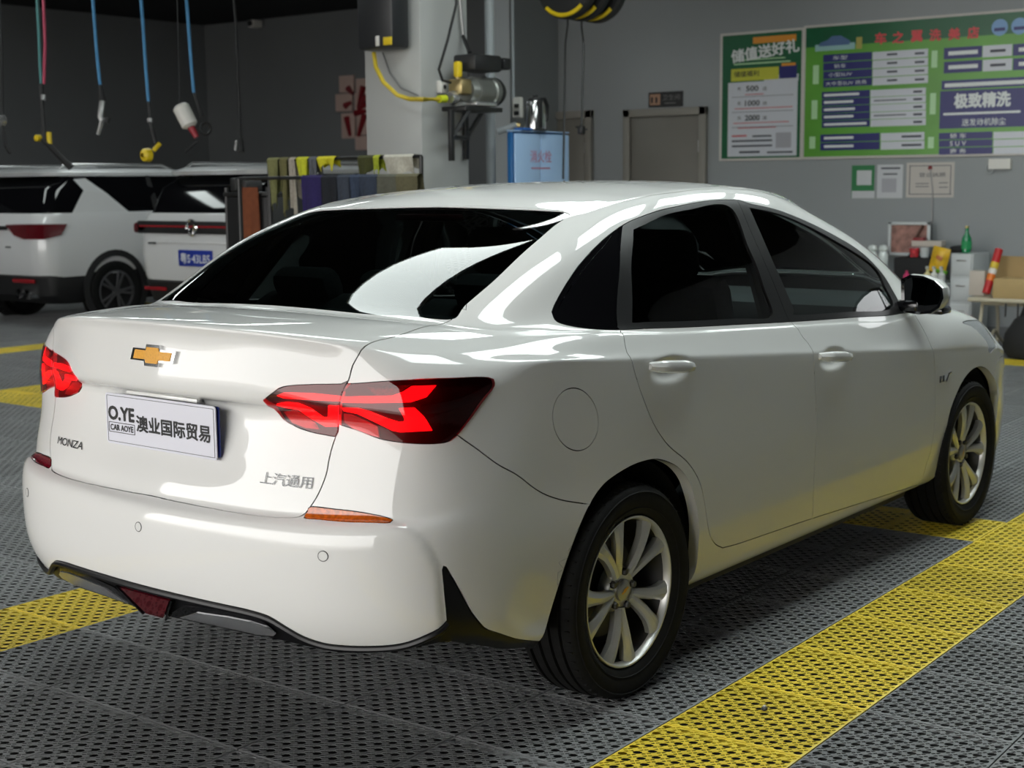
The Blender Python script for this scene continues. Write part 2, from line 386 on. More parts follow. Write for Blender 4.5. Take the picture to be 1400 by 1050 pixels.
# --- rear columns c0..c6 : y fractions of the corner, plan setback
def build_net():
    D=np.zeros((NC,NR,3))
    # row tables (rows 0..15)  rear centre x,z
    rx=[-.985,-1.025,-1.052,-1.060,-1.058,-1.046,-1.016,-1.010,-.990,-.968,-.988,-.986,-.975,-.930,-.70,-.478]
    rz=[.300,.365,.440,.530,.600,.648,.668,.715,.820,.925,.950,1.040,1.112,1.143,1.154,1.157]
    # z change out to the corner (y~.8)
    dz=[0,0,0,0,.005,.010,.012,.010,.0,-.005,.0,-.020,-.030,-.03,-.03,-.03]
    # plan outlines: low = bumper, high = lamp level ; (y, x setback from centre)
    yl=[0,.22,.43,.615,.752,.834,.872,.884]; sl=[0,.008,.030,.074,.146,.235,.345,.48]
    yh=[0,.21,.40,.597,.750,.813,.842,.858]; sh=[0,.010,.033,.092,.155,.220,.30,.42]
    wr=[0,0,0,0,0,.08,.25,.4,.65,.9,1,1,1,1,1,1]      # blend low->high
    for r in range(16):
        for c in range(8):
            w=wr[r]; y=yl[c]*(1-w)+yh[c]*w; s=sl[c]*(1-w)+sh[c]*w
            D[c,r]=(rx[r]+s,y,rz[r]+dz[r]*min(1,(y/.78))**2)
    # lower bumper corner tucks in
    for c in range(3,8):
        D[c,0,1]-=.04; D[c,1,1]-=.012
    # deck rows 12..15 at rear columns
    #            c0   c1    c2    c3    c4    c5    c6    c7
    D[3:8,11]=[(-.885,.585,1.022),(-.838,.715,1.020),(-.775,.780,1.018),(-.690,.815,1.020),(-.57,.842,1.022)]
    D[:9,12]=[(-.982,0,1.118),(-.974,.2,1.116),(-.946,.38,1.109),(-.888,.560,1.095),(-.832,.668,1.080),(-.765,.738,1.068),(-.68,.782,1.060),(-.56,.815,1.056),(-.41,.851,1.047)]
    D[:9,13]=[(-.950,0,1.1415),(-.942,.19,1.1395),(-.915,.368,1.134),(-.857,.535,1.120),(-.785,.632,1.107),(-.71,.703,1.094),(-.62,.755,1.084),(-.50,.793,1.078),(-.365,.824,1.072)]
    D[:9,14]=[(-.66,0,1.1495),(-.655,.18,1.148),(-.64,.35,1.143),(-.61,.50,1.136),(-.58,.600,1.126),(-.53,.672,1.114),(-.465,.728,1.104),(-.37,.770,1.098),(-.28,.803,1.090)]
    D[:9,15]=[(-.545,0,1.149),(-.540,.18,1.148),(-.527,.36,1.1425),(-.505,.51,1.1385),(-.470,.612,1.136),(-.418,.668,1.136),(-.35,.712,1.134),(-.262,.750,1.126),(-.165,.785,1.116)]
    keep=D[8,12:16].copy()
    # --- side columns c8..c19
    sx=[-.42,-.2,0,.25,.55,.9,1.25,1.6,1.95,2.3,2.64,2.95]
    sz=[.222,.255,.330,.450,.570,.660,.735,.810,.880,.940,.982,1.000,1.014,1.040,1.062,1.082]   # at x=0
    slope=[0,0,0,-.01,-.02,-.035,-.045,-.055,-.065,-.075,-.081,-.082,-.078,-.066,-.058,-.053]
    sy=[.800,.850,.868,.880,.887,.890,.8915,.8925,.8935,.894,.8935,.8915,.883,.866,.852,.838]
    taper=lambda x: pchip(x,[-1.0,-.6,-.42,-.1,.3,1.2,2.0,2.5,2.95,3.2],[-.075,-.035,-.018,-.004,0,.001,-.002,-.006,-.022,-.06])
    for i,x in enumerate(sx):
        c=8+i
        for r in range(16):
            z=sz[r]+slope[r]*x
            y=sy[r]+taper(x)*(1 if r>4 else .6)
            D[c,r]=(x,y,z)
    D[8,12:16]=keep
    D[9,12:16]=[(-.2,.870,1.031),(-.17,.852,1.059),(-.12,.832,1.080),(-.05,.812,1.100)]
    D[10,12:16]=[(0,.878,1.016),(.015,.861,1.043),(.04,.845,1.066),(.085,.828,1.086)]
    D[11,15,0]=.28; D[11,15,1]=.834
    # z levels of the bumper corner drift towards the side levels
    for c,w in ((5,.06),(6,.28),(7,.65)):
        for r in range(12): D[c,r,2]=D[c,r,2]*(1-w)+(sz[r]-slope[r]*.5)*w
    D[7,0]=(-.57,.845,.268); D[7,1]=(-.57,.872,.315); D[7,2]=(-.575,.882,.39)
    D[8,0]=(-.42,.845,.250); D[8,1]=(-.42,.868,.29)
    D[6,0]=(-.68,.815,.285); D[6,1,2]=.345
    D[16,12:16]=[(1.95,.874,.866),(1.95,.858,.910),(1.96,.843,.948),(1.975,.828,.974)]
    D[17,11:16]=[(2.3,.888,.815),(2.3,.876,.868),(2.28,.846,.935),(2.27,.812,.975),(2.24,.778,1.0)]
    D[18,11:16]=[(2.64,.884,.80),(2.64,.860,.875),(2.61,.815,.925),(2.55,.75,.965),(2.45,.68,1.03)]
    D[19,11:16]=[(2.97,.862,.76),(2.96,.825,.835),(2.90,.765,.885),(2.77,.67,.945),(2.60,.56,1.045)]
    # --- front columns c20..c23
    fx=[3.30,3.40,3.47,3.50,3.51,3.51,3.505,3.50,3.50,3.49,3.48,3.45,3.40,3.24,3.02,2.82]
    fz=[.20,.24,.30,.38,.46,.52,.56,.60,.64,.67,.70,.74,.79,.86,.97,1.05]
    yf=[.815,.64,.36,0]; sf=[.27,.11,.035,0]
    for k in range(4):
        c=20+k
        for r in range(16):
            t=max(0,(r-11)/4); yy=yf[k]*(1-.45*t); s=sf[k]*(1-.45*t)
            D[c,r]=(fx[r]-s,yy,fz[r]-.015*(k==0))
    # plate recess in the middle of the boot lid
    for c,w in ((0,1),(1,1),(2,.35)):
        D[c,8,0]+=.036*w; D[c,9,0]+=.030*w; D[c,7,0]+=.010*w
    # the crease under the lip and the bumper shelf fade out round the corner
    for c,w in ((3,.45),(4,1),(5,1),(6,1),(7,1)):
        D[c,9]=D[c,9]*(1-w)+(D[c,8]*.3+D[c,10]*.7)*w
    for c,w in ((4,.15),(5,.55),(6,1),(7,1)):
        for r,t in ((5,.2),(6,.42),(7,.66)): 
            q=D[c,4]*(1-t)+D[c,8]*t; D[c,r,:2]=D[c,r,:2]*(1-w)+q[:2]*w
    # --- greenhouse: row 18 (roof edge)
    rail=[(.184,0,1.421),(.183,.18,1.420),(.180,.35,1.416),(.173,.47,1.411),(.180,.545,1.412),(.215,.590,1.416),(.275,.616,1.426),(.36,.628,1.438),
          (.445,.633,1.447),(.52,.636,1.454),(.60,.637,1.457),(.69,.639,1.463),(.80,.640,1.467),(.93,.640,1.467),(1.07,.637,1.461),(1.24,.632,1.446),(1.44,.622,1.412),
          (1.57,.598,1.390),(1.62,.55,1.392),(1.645,.48,1.402),(1.66,.39,1.412),(1.67,.28,1.42),(1.68,.15,1.427),(1.685,0,1.43)]
    D[:,18]=rail
    for c in range(NC):
        a,b=D[c,15],D[c,18]
        side=interp(c,[0,4,5,6,8,10,15,17,18,20,23],[0,.06,.4,.72,.95,1,1,.7,.4,.1,0])
        n=np.array([-.55,0,.83]) if c<12 else np.array([.5,0,.86])
        n=n*(1-side)+np.array([0,.94,.34])*side; n/=np.linalg.norm(n)
        for r,t in ((16,.36),(17,.70)):
            D[c,r]=a*(1-t)+b*t+n*interp(c,[0,4,6,8,10,15,17,18,23],[.022,.026,.040,.034,.024,.024,.034,.034,.03])*4*t*(1-t)
        e=D[c,18].copy(); tx=interp(e[0],[.19,1.63],[.55,1.25])
        D[c,19]=(e[0]*.72+tx*.28,e[1]*.70,0); D[c,20]=(tx*.9+e[0]*.1,e[1]*.0+.0005,0)
        for r in (19,20): D[c,r,2]=roofh(D[c,r,0],D[c,r,1])
    return D
def roofh(x,y):
    zc=pchip(x,[.0,.184,.3,.45,.75,1.05,1.35,1.685,1.85],[1.36,1.421,1.452,1.475,1.497,1.502,1.486,1.430,1.39])
    return zc-.055*np.abs(y)**2-.10*np.abs(y)**4
def pad(A):
    N,M,_=A.shape; B=np.zeros((N+2,M+2,3)); B[1:-1,1:-1]=A
    mir=np.array([1,-1,1.])
    B[0,1:-1]=A[1]*mir; B[-1,1:-1]=A[-2]*mir
    B[:,0]=2*B[:,1]-B[:,2]; B[:,-1]=2*B[:,-2]-B[:,-3]
    return B
def limit(A):
    B=pad(A); 
    C=(B[:-2]+4*B[1:-1]+B[2:])/6
    return (C[:,:-2]+4*C[:,1:-1]+C[:,2:])/6
def fitctrl(D,it=3):
    P=D.copy()
    for _ in range(it): P=P+(D-limit(P))
    return P
DENTS = [(.183, .951, .085, .030, .017), (1.262, .872, .085, .030, .017)]     # door-handle cups: x, z, half sizes, depth
class Surf:
    def __init__(s, D): s.P = pad(fitctrl(D))
    def raw(s, u, v):
        u = np.clip(np.asarray(u, float), 0, NC-1-1e-9); v = np.clip(np.asarray(v, float), 0, NR-1-1e-9)
        i = np.floor(u).astype(int); j = np.floor(v).astype(int); a = u-i; b = v-j
        def W(t): return np.stack([(1-t)**3, 3*t**3-6*t**2+4, -3*t**3+3*t**2+3*t+1, t**3], -1)/6
        def dW(t): return np.stack([-(1-t)**2, 3*t**2-4*t, -3*t**2+2*t+1, t**2], -1)/2
        G = s.P[(i[..., None]+np.arange(4))[..., :, None], (j[..., None]+np.arange(4))[..., None, :]]
        X = np.einsum('...i,...j,...ijk->...k', W(a), W(b), G)
        Su = np.einsum('...i,...j,...ijk->...k', dW(a), W(b), G); Sv = np.einsum('...i,...j,...ijk->...k', W(a), dW(b), G)
        return X, Su, Sv
    def ev0(s, u, v):
        v = np.asarray(v, float)
        X, Su, Sv = s.raw(u, v)
        n = np.cross(Sv, Su); n /= np.linalg.norm(n, axis=-1, keepdims=True)+1e-12
        w_ = np.clip((v-17.9)/.8, 0, 1); w_ = w_*w_*(3-2*w_)
        if np.any(w_ > 0):
            x, y = X[..., 0], X[..., 1]; h = roofh(x, y); e = 1e-3
            hx = (roofh(x+e, y)-roofh(x-e, y))/(2*e); hy = (roofh(x, y+e)-roofh(x, y-e))/(2*e)
            nr = np.stack([-hx, -hy, np.ones_like(hx)], -1); nr /= np.linalg.norm(nr, axis=-1, keepdims=True)
            X[..., 2] = X[..., 2]*(1-w_)+h*w_
            n = n*(1-w_[..., None])+nr*w_[..., None]; n /= np.linalg.norm(n, axis=-1, keepdims=True)+1e-12
        m = (X[..., 1] > .8)
        for (dx, dz, a, b, dep) in DENTS:
            p = (X[..., 0]-dx)/a; q = (X[..., 2]-dz-p*0)/b; r2 = p*p+q*q; g = dep*np.exp(-r2*r2*.8)*m
            k = -3.2*r2*g
            n = n+np.stack([k*p/a, 0*k, k*q/b], -1); n /= np.linalg.norm(n, axis=-1, keepdims=True)
            X[..., 1] -= g
        return X, n
    def disp(s, u, v):
        """the bumper's wing: the middle stands proud of the corner along a curved crease"""
        if s.wing is None: return np.zeros(np.shape(u))
        X = s.raw(u, v)[0]; d = np.sqrt(((X[..., None, :]-s.wX)**2).sum(-1)).min(-1)
        P = np.stack([np.ravel(u), np.ravel(v)], 1); ins = inpoly(s.wpoly, P).reshape(np.shape(u))
        t = np.clip(d/.030, 0, 1); t = t*t*(3-2*t); top = np.clip((s.wtop-v)/1.3, 0, 1); top = top*top*(3-2*top)
        return np.where(ins, .0075*t*np.exp(-d/.30)*top, 0)
    wing = None
    def ev(s, u, v):
        u = np.asarray(u, float); v = np.asarray(v, float); X, n = s.ev0(u, v)
        if s.wing is None: return X, n
        m = (u < 7.5) & (v < 9)
        if not np.any(m): return X, n
        uu, vv = np.atleast_1d(u)[np.atleast_1d(m)], np.atleast_1d(v)[np.atleast_1d(m)]; e = .03
        def P(a, b): A, N = s.ev0(a, b); return A+N*s.disp(a, b)[..., None]
        n2 = np.cross(P(uu, vv+e)-P(uu, vv-e), P(uu+e, vv)-P(np.maximum(uu-e, 0), vv)); n2 /= np.linalg.norm(n2, axis=-1, keepdims=True)+1e-12
        d = s.disp(uu, vv); Xa, na = np.atleast_2d(X).copy(), np.atleast_2d(n).copy(); mm = np.atleast_1d(m)
        use = (d > 1e-5)[:, None]
        Xa[mm] = Xa[mm]+na[mm]*d[:, None]; na[mm] = np.where(use, n2, na[mm])
        return Xa.reshape(X.shape), na.reshape(n.shape)
SURF = Surf(build_net())
_us = np.linspace(0, NC-1, (NC-1)*6+1); _vs = np.linspace(0, 18, 18*6+1)
_U, _V = [a.ravel() for a in np.meshgrid(_us, _vs, indexing='ij')]; _X = SURF.raw(_U, _V)[0]
def uv_of(P, dims=(0, 1, 2), mask=None):
    """surface parameters of 3-D points (or of points given by two of their coordinates)"""
    P = np.atleast_2d(np.asarray(P, float)); dims = list(dims); out = []
    sel = np.ones(len(_U), bool) if mask is None else mask(_X)
    X, U, V = _X[sel], _U[sel], _V[sel]
    idx = [int(np.argmin(((X[:, dims]-p[dims])**2).sum(1))) for p in P]
    u, v = U[idx].copy(), V[idx].copy()
    for _ in range(12):
        A, Su, Sv = SURF.raw(u, v); r = (P-A)[:, dims]; a = Su[:, dims]; b = Sv[:, dims]
        aa, bb, ab = (a*a).sum(1)+1e-10, (b*b).sum(1)+1e-10, (a*b).sum(1); ra, rb = (r*a).sum(1), (r*b).sum(1); det = aa*bb-ab*ab+1e-14
        u = np.clip(u+np.clip((ra*bb-rb*ab)/det, -.5, .5), 0, NC-1); v = np.clip(v+np.clip((rb*aa-ra*ab)/det, -.5, .5), 0, NR-1)
    return np.stack([u, v], 1)
REAR = lambda X: (X[:, 0] < -.72) & (X[:, 2] < 1.15)
SIDE = lambda X: (X[:, 1] > .70) & (X[:, 0] > -.75)
def rear_pts(yz, off=0.0):
    """points on the tail at (y,z), pushed out by off"""
    yz = np.atleast_2d(yz); P = np.stack([np.zeros(len(yz)), np.abs(yz[:, 0]), yz[:, 1]], 1)
    uv = uv_of(P, (1, 2), REAR); X, n = SURF.ev(uv[:, 0], uv[:, 1]); Q = X+n*off
    Q[:, 1] *= np.where(yz[:, 0] < 0, -1, 1); return Q
def side_pts(xz, off=0.0, sgn=-1):
    xz = np.atleast_2d(xz); P = np.stack([xz[:, 0], np.full(len(xz), .85), xz[:, 1]], 1)
    uv = uv_of(P, (0, 2), SIDE); X, n = SURF.ev(uv[:, 0], uv[:, 1]); Q = X+n*off; Q[:, 1] *= sgn; return Q

def smooth(uv, closed=False, step=.018):
    """Catmull-Rom through surface parameters, sampled about every step metres"""
    uv = np.asarray(uv, float); n = len(uv); X = SURF.raw(uv[:, 0], uv[:, 1])[0]; out = []
    for i in range(n if closed else n-1):
        p1, p2 = uv[i], uv[(i+1) % n]
        p0 = uv[i-1] if (closed or i > 0) else 2*p1-p2; p3 = uv[(i+2) % n] if (closed or i+2 < n) else 2*p2-p1
        k = max(1, int(math.ceil(np.linalg.norm(X[i]-X[(i+1) % n])/step)))
        for t in np.arange(k)/k:
            out.append(.5*((2*p1)+(p2-p0)*t+(2*p0-5*p1+4*p2-p3)*t*t+(-p0+3*p1-3*p2+p3)*t**3))
    if not closed: out.append(uv[-1])
    return np.array(out)
def inpoly(poly, P):
    poly = np.asarray(poly); x, y = P[:, 0], P[:, 1]; c = np.zeros(len(P), bool); n = len(poly)
    for i in range(n):
        (x1, y1), (x2, y2) = poly[i], poly[i-1]
        if y1 == y2: continue
        m = ((y1 > y) != (y2 > y)); c ^= m & (x < (x2-x1)*(y-y1)/(y2-y1)+x1)
    return c
FEAT = {
'glass':[(0.1778,0.0057,1.4196),(0.1678,0.2584,1.4147),(0.1656,0.4331,1.4098),(0.1587,0.5161,1.4063),(0.1303,0.564,1.3969),(0.0488,0.5749,1.3718),(-0.0723,0.5957,1.3292),(-0.2574,0.6118,1.2461),(-0.4062,0.6058,1.1693),(-0.4753,0.6119,1.1341),(-0.5108,0.4859,1.1391),(-0.5355,0.3536,1.1405),(-0.5414,0.1885,1.1474)],
'dlo_low':[(-0.2167,0.7549,1.1404),(-0.2203,0.7632,1.1273),(-0.2174,0.7753,1.1138),(-0.1755,0.7963,1.0999),(-0.0875,0.8188,1.0855),(0.0084,0.8308,1.0768),(0.2006,0.8369,1.0654),(0.6257,0.8422,1.0401),(0.9721,0.8428,1.0203),(1.4245,0.8425,0.9979),(1.9215,0.8326,0.9723),(2.0301,0.8256,0.9694)],
'dlo_top':[(2.0301,0.8256,0.9694),(1.9937,0.7962,1.0519),(1.9464,0.7691,1.124),(1.8378,0.7335,1.2099),(1.7168,0.7127,1.262),(1.5258,0.6947,1.3217),(1.2637,0.6839,1.3828),(1.0345,0.68,1.4148),(0.9321,0.6747,1.4298),(0.6873,0.6777,1.4254),(0.4771,0.6829,1.408),(0.3202,0.6908,1.3858),(0.2161,0.6963,1.3633),(0.0851,0.7115,1.3211),(-0.0409,0.7283,1.2651),(-0.1184,0.738,1.217),(-0.1874,0.7477,1.1657),(-0.2167,0.7549,1.1404)],
'qline':[(0.2212,0.6955,1.3651),(0.0078,0.8312,1.076)],
'qglass':[(0.1839,0.7074,1.3447),(0.0779,0.7224,1.3059),(-0.0409,0.7385,1.2487),(-0.1168,0.7469,1.2017),(-0.1815,0.7559,1.1553),(-0.2009,0.765,1.1328),(-0.1954,0.7783,1.1168),(-0.1504,0.7958,1.106),(0.0038,0.8239,1.0885)],
'rglass':[(0.2573,0.711,1.3511),(0.459,0.6944,1.3891),(0.6173,0.6899,1.4034),(0.8725,0.6891,1.4081),(0.889,0.7567,1.2691),(0.9015,0.804,1.1502),(0.9011,0.8361,1.0451),(0.6363,0.8359,1.0588),(0.2113,0.83,1.0835),(0.0762,0.8259,1.0911)],
'fglass':[(1.0124,0.6881,1.4025),(1.2482,0.6922,1.3707),(1.4999,0.7077,1.3063),(1.7415,0.7383,1.2215),(1.8857,0.7618,1.1536),(1.9149,0.7932,1.0797),(1.9121,0.8239,0.9983),(1.5007,0.8349,1.0157),(1.0925,0.8356,1.0364),(1.0791,0.831,1.0524),(1.0273,0.7829,1.2017)],
'bline':[(0.9491,0.6736,1.4308),(0.9565,0.7644,1.2492),(0.9868,0.8112,1.1229),(1.0175,0.8383,1.0316),(1.0371,0.845,1.0111)],
'rdoor_rear':[(0.0128,0.8291,1.0797),(-0.0082,0.8545,1.0558),(-0.0156,0.891,0.9755),(0.0581,0.8913,0.8447),(0.1562,0.8908,0.7361),(0.2786,0.8901,0.6581),(0.356,0.8881,0.5846),(0.3954,0.8845,0.5101),(0.4235,0.8794,0.4381),(0.4499,0.875,0.39),(0.4885,0.8714,0.3555),(0.5395,0.8689,0.3326)],
'door_bot':[(0.5395,0.8689,0.3326),(0.6453,0.868,0.325),(0.8984,0.8671,0.3159),(1.1748,0.8657,0.3058),(1.5453,0.862,0.2874),(1.8578,0.8565,0.2716),(2.1778,0.8475,0.2548)],
'bdoor':[(1.0175,0.8383,1.0316),(1.0371,0.845,1.0111),(1.0632,0.867,0.97),(1.0966,0.8844,0.9276),(1.1082,0.895,0.8562),(1.1382,0.8924,0.6784),(1.1467,0.8841,0.4869),(1.1778,0.8656,0.3052)],
'fdoor_front':[(2.1778,0.8475,0.2548),(2.2008,0.8668,0.3327),(2.2304,0.8762,0.4115),(2.2223,0.8878,0.6199),(2.1808,0.8906,0.7995),(2.1454,0.8719,0.8745),(2.1184,0.8476,0.9343),(2.1175,0.8194,0.9654)],
'arch_r':[(-0.427,0.863,0.2763),(-0.3911,0.8608,0.3073),(-0.3427,0.865,0.4065),(-0.2944,0.8763,0.5122),(-0.222,0.8823,0.6115),(-0.1524,0.8849,0.6614),(-0.0638,0.8874,0.6854),(0.0247,0.8887,0.6956),(0.117,0.8895,0.6897),(0.2102,0.8897,0.6572),(0.2818,0.8887,0.6073),(0.3321,0.8858,0.5369),(0.3614,0.8819,0.4713),(0.3766,0.8762,0.4027),(0.381,0.8651,0.3044)],
'arch_f':[(2.3606,0.8575,0.2808),(2.3657,0.875,0.4066),(2.4058,0.8845,0.5427),(2.51,0.8853,0.6346),(2.6315,0.8842,0.6807),(2.7526,0.8813,0.6822),(2.8846,0.8749,0.6395),(2.9921,0.8654,0.5685)],
'qbump':[(-0.7237,0.836,0.8793),(-0.6502,0.8591,0.8226),(-0.5528,0.8752,0.7606),(-0.4551,0.8732,0.7005),(-0.3546,0.8751,0.6543),(-0.2187,0.8824,0.6151)],
'trunk':[(-0.4771,0.6135,1.133),(-0.523,0.6076,1.1227),(-0.6898,0.6329,1.1142),(-0.7989,0.6362,1.1049),(-0.8376,0.6403,1.0966),(-0.8575,0.6359,1.0759),(-0.8673,0.6245,1.0506),(-0.8762,0.6176,1.0136),(-0.8836,0.6091,0.993),(-0.8915,0.6033,0.9642),(-0.8894,0.5942,0.9136),(-0.8927,0.594,0.8864),(-0.8965,0.5886,0.8735),(-0.9053,0.582,0.8427),(-0.9138,0.5793,0.8124),(-0.9226,0.5785,0.7811),(-0.9382,0.5668,0.7353),(-0.9504,0.5478,0.6998),(-0.9568,0.5355,0.6825),(-0.9658,0.5209,0.6729),(-0.9775,0.4962,0.668),(-0.9976,0.3998,0.665),(-1.0077,0.2962,0.6652),(-1.0147,0.1344,0.6671),(-1.0158,0.0204,0.6693)],
'lamp_in':[(-0.956,0.3951,0.9561),(-0.9512,0.4231,0.9747),(-0.9409,0.453,0.9926),(-0.9147,0.523,1.0007),(-0.8788,0.6148,1.0056)],
'lamp_in2':[(-0.8965,0.5886,0.8735),(-0.9033,0.5607,0.8763),(-0.9126,0.5159,0.8814),(-0.9196,0.4631,0.894),(-0.9238,0.4161,0.9188),(-0.956,0.3951,0.9561)],
'lamp_out':[(-0.8788,0.6148,1.0056),(-0.8377,0.7147,1.0153),(-0.7648,0.7864,1.0188),(-0.667,0.8286,1.0141),(-0.6102,0.8458,1.009),(-0.5962,0.8511,1.0038),(-0.5959,0.8542,0.9937),(-0.6093,0.855,0.9768),(-0.6643,0.8487,0.9312),(-0.7239,0.8361,0.8762),(-0.7377,0.8311,0.868),(-0.7541,0.8237,0.8627),(-0.8232,0.7667,0.8653),(-0.8493,0.7214,0.8712),(-0.86,0.6965,0.8764),(-0.8757,0.6482,0.892),(-0.8899,0.5944,0.9045)],
'refl':[(-0.9628,0.5386,0.6718),(-0.9535,0.5427,0.6885),(-0.9494,0.5512,0.7002),(-0.9284,0.6177,0.6986),(-0.9071,0.6722,0.6955),(-0.8832,0.7233,0.6879),(-0.8704,0.7514,0.6793),(-0.8782,0.75,0.6733),(-0.8863,0.7429,0.6709),(-0.9106,0.6996,0.6703),(-0.9313,0.6525,0.6698),(-0.9508,0.5883,0.6709)],
'bump_bot':[(-1.0485,0.0332,0.4264),(-1.0433,0.1841,0.4273),(-1.033,0.3164,0.4267),(-1.0242,0.39,0.4252),(-1.0125,0.4531,0.4175),(-0.9975,0.4949,0.3968),(-0.9808,0.5293,0.3771),(-0.9638,0.5637,0.3642),(-0.9437,0.6077,0.357),(-0.9081,0.6872,0.3594),(-0.8638,0.7649,0.3705),(-0.8245,0.8176,0.3948),(-0.7977,0.8401,0.4109),(-0.7852,0.8486,0.4224)],
'slot_l':[(-0.7852,0.8486,0.4224),(-0.7901,0.85,0.4575),(-0.7947,0.849,0.505),(-0.7984,0.8473,0.5537)],
'slot_r':[(-0.7984,0.8473,0.5537),(-0.7955,0.8485,0.5625),(-0.7891,0.8513,0.5588),(-0.7817,0.8541,0.5467),(-0.7613,0.8609,0.5105),(-0.7378,0.8674,0.4686),(-0.6846,0.8743,0.391),(-0.6663,0.8749,0.3754),(-0.6357,0.8762,0.3591),(-0.5025,0.872,0.3006),(-0.427,0.863,0.2763)],
'fuel':[(-0.1839,0.8867,0.8486),(-0.1845,0.8863,0.8261),(-0.192,0.8858,0.8061),(-0.206,0.8849,0.7901),(-0.2251,0.8838,0.779),(-0.2481,0.8825,0.7737),(-0.2732,0.8811,0.7745),(-0.2988,0.8798,0.7812),(-0.3232,0.8787,0.7933),(-0.3448,0.8778,0.8099),(-0.3622,0.8773,0.8298),(-0.3742,0.8771,0.8518),(-0.3801,0.8772,0.8743),(-0.3796,0.8776,0.8959),(-0.3727,0.8784,0.9152),(-0.3599,0.8794,0.931),(-0.342,0.8806,0.9422),(-0.32,0.8818,0.948),(-0.2954,0.8831,0.9481),(-0.2697,0.8843,0.9423),(-0.2447,0.8853,0.9308),(-0.2221,0.8861,0.9145),(-0.2036,0.8866,0.8944),(-0.1905,0.8868,0.8719)],
's_in_up':[(-0.9484,0.4333,0.9689),(-0.9421,0.4536,0.978),(-0.9168,0.5269,0.9801),(-0.8905,0.6001,0.9759),(-0.8924,0.6015,0.9631),(-0.9185,0.528,0.9629),(-0.9424,0.4533,0.9631)],
's_in_lo':[(-0.9378,0.4204,0.9397),(-0.9395,0.4576,0.9513),(-0.9293,0.4917,0.9502),(-0.9123,0.5177,0.9346),(-0.9009,0.547,0.9182),(-0.8976,0.5617,0.9192),(-0.9041,0.5713,0.9504),(-0.8938,0.6012,0.9517),(-0.8903,0.5959,0.8993),(-0.9008,0.5564,0.896),(-0.9073,0.5195,0.9102),(-0.9186,0.4796,0.932),(-0.9281,0.4366,0.9345)],
's_out_up':[(-0.8903,0.6059,0.9661),(-0.8864,0.612,0.9747),(-0.8391,0.7282,0.9811),(-0.8234,0.7501,0.9912),(-0.8055,0.7646,1.0047),(-0.7545,0.8009,1.0037),(-0.7848,0.7945,0.9778),(-0.817,0.7685,0.966),(-0.8642,0.6784,0.962),(-0.8911,0.6065,0.9599)],
's_out_lo':[(-0.8917,0.6066,0.9457),(-0.878,0.6458,0.9475),(-0.8657,0.6791,0.9385),(-0.8488,0.719,0.9236),(-0.8359,0.7458,0.9159),(-0.8286,0.7585,0.9181),(-0.8298,0.757,0.9284),(-0.835,0.7459,0.9509),(-0.8126,0.7779,0.9532),(-0.7802,0.8076,0.8936),(-0.8342,0.7491,0.8911),(-0.844,0.7303,0.895),(-0.8585,0.6942,0.9118),(-0.8768,0.6441,0.9325),(-0.8887,0.6096,0.9371)],
'c_out':[(-0.8874,0.6055,0.9283),(-0.8816,0.625,0.9272),(-0.8681,0.6665,0.9139),(-0.8595,0.6926,0.9025),(-0.859,0.6988,0.877),(-0.874,0.657,0.8837),(-0.8814,0.6288,0.8956),(-0.8864,0.6063,0.9094)],
'c_in':[(-0.923,0.427,0.9223),(-0.9197,0.462,0.9285),(-0.9147,0.483,0.9232),(-0.9075,0.522,0.9036),(-0.9069,0.5364,0.8882),(-0.9149,0.4968,0.8888),(-0.9203,0.4534,0.8987)],
'honey_out':[(-0.8625,0.6638,0.9995),(-0.8256,0.7397,1.0067),(-0.8067,0.7611,1.0089),(-0.8254,0.7464,0.9937),(-0.8407,0.7239,0.9837),(-0.857,0.6877,0.9812)],
'val_bot':[(-1.0077,0.0743,0.3366),(-1.0041,0.2494,0.3453),(-0.9888,0.4016,0.346),(-0.9628,0.5088,0.3379),(-0.9365,0.5761,0.3307),(-0.8972,0.676,0.3383),(-0.8407,0.7728,0.3509),(-0.7793,0.8304,0.3629)],
'chrome':[(-1.0145,0.0495,0.347),(-1.0358,0.1493,0.3975),(-1.0314,0.2851,0.4109),(-1.0223,0.3733,0.4111),(-1.0101,0.4333,0.3999),(-0.9956,0.4597,0.3762),(-0.99,0.4448,0.3604),(-0.9946,0.3807,0.3512),(-1.0084,0.2549,0.3534),(-1.0137,0.1433,0.3509)],
'fogr':[(-1.0429,0.0371,0.4075),(-1.0405,0.1157,0.4066),(-1.0064,0.0064,0.3329)],
'monza':[(-0.9426,0.522,0.7641),(-0.9613,0.3556,0.7775),(-0.97,0.3452,0.7545),(-0.951,0.5117,0.7423)],
'saic':[(-0.9625,0.385,0.7696),(-0.9346,0.5447,0.7728),(-0.9407,0.5499,0.7448),(-0.9704,0.3925,0.7434)],
'sens':[(-0.9812,0.6241,0.5948)],
'handle_r':[(0.0563,0.8919,0.968),(0.2994,0.8936,0.9532),(0.1807,0.8878,0.9911),(0.1768,0.8933,0.9163)],
'handle_f':[(1.1355,0.8947,0.8864),(1.3815,0.8943,0.8695),(1.2667,0.8858,0.9116),(1.2513,0.8949,0.8384)],
'fbadge':[(2.246,0.8893,0.6986),(2.3784,0.8876,0.6715),(2.2501,0.8887,0.668)],
'wing':[(-0.8809,0.7262,0.6915),(-0.8658,0.7581,0.6793),(-0.8526,0.7917,0.6687),(-0.836,0.8193,0.6475),(-0.8178,0.8358,0.615),(-0.8058,0.8436,0.5843),(-0.7984,0.8473,0.5537),(-0.7947,0.849,0.505),(-0.7901,0.85,0.4575),(-0.7852,0.8486,0.4224),(-0.7733,0.8424,0.3806)],
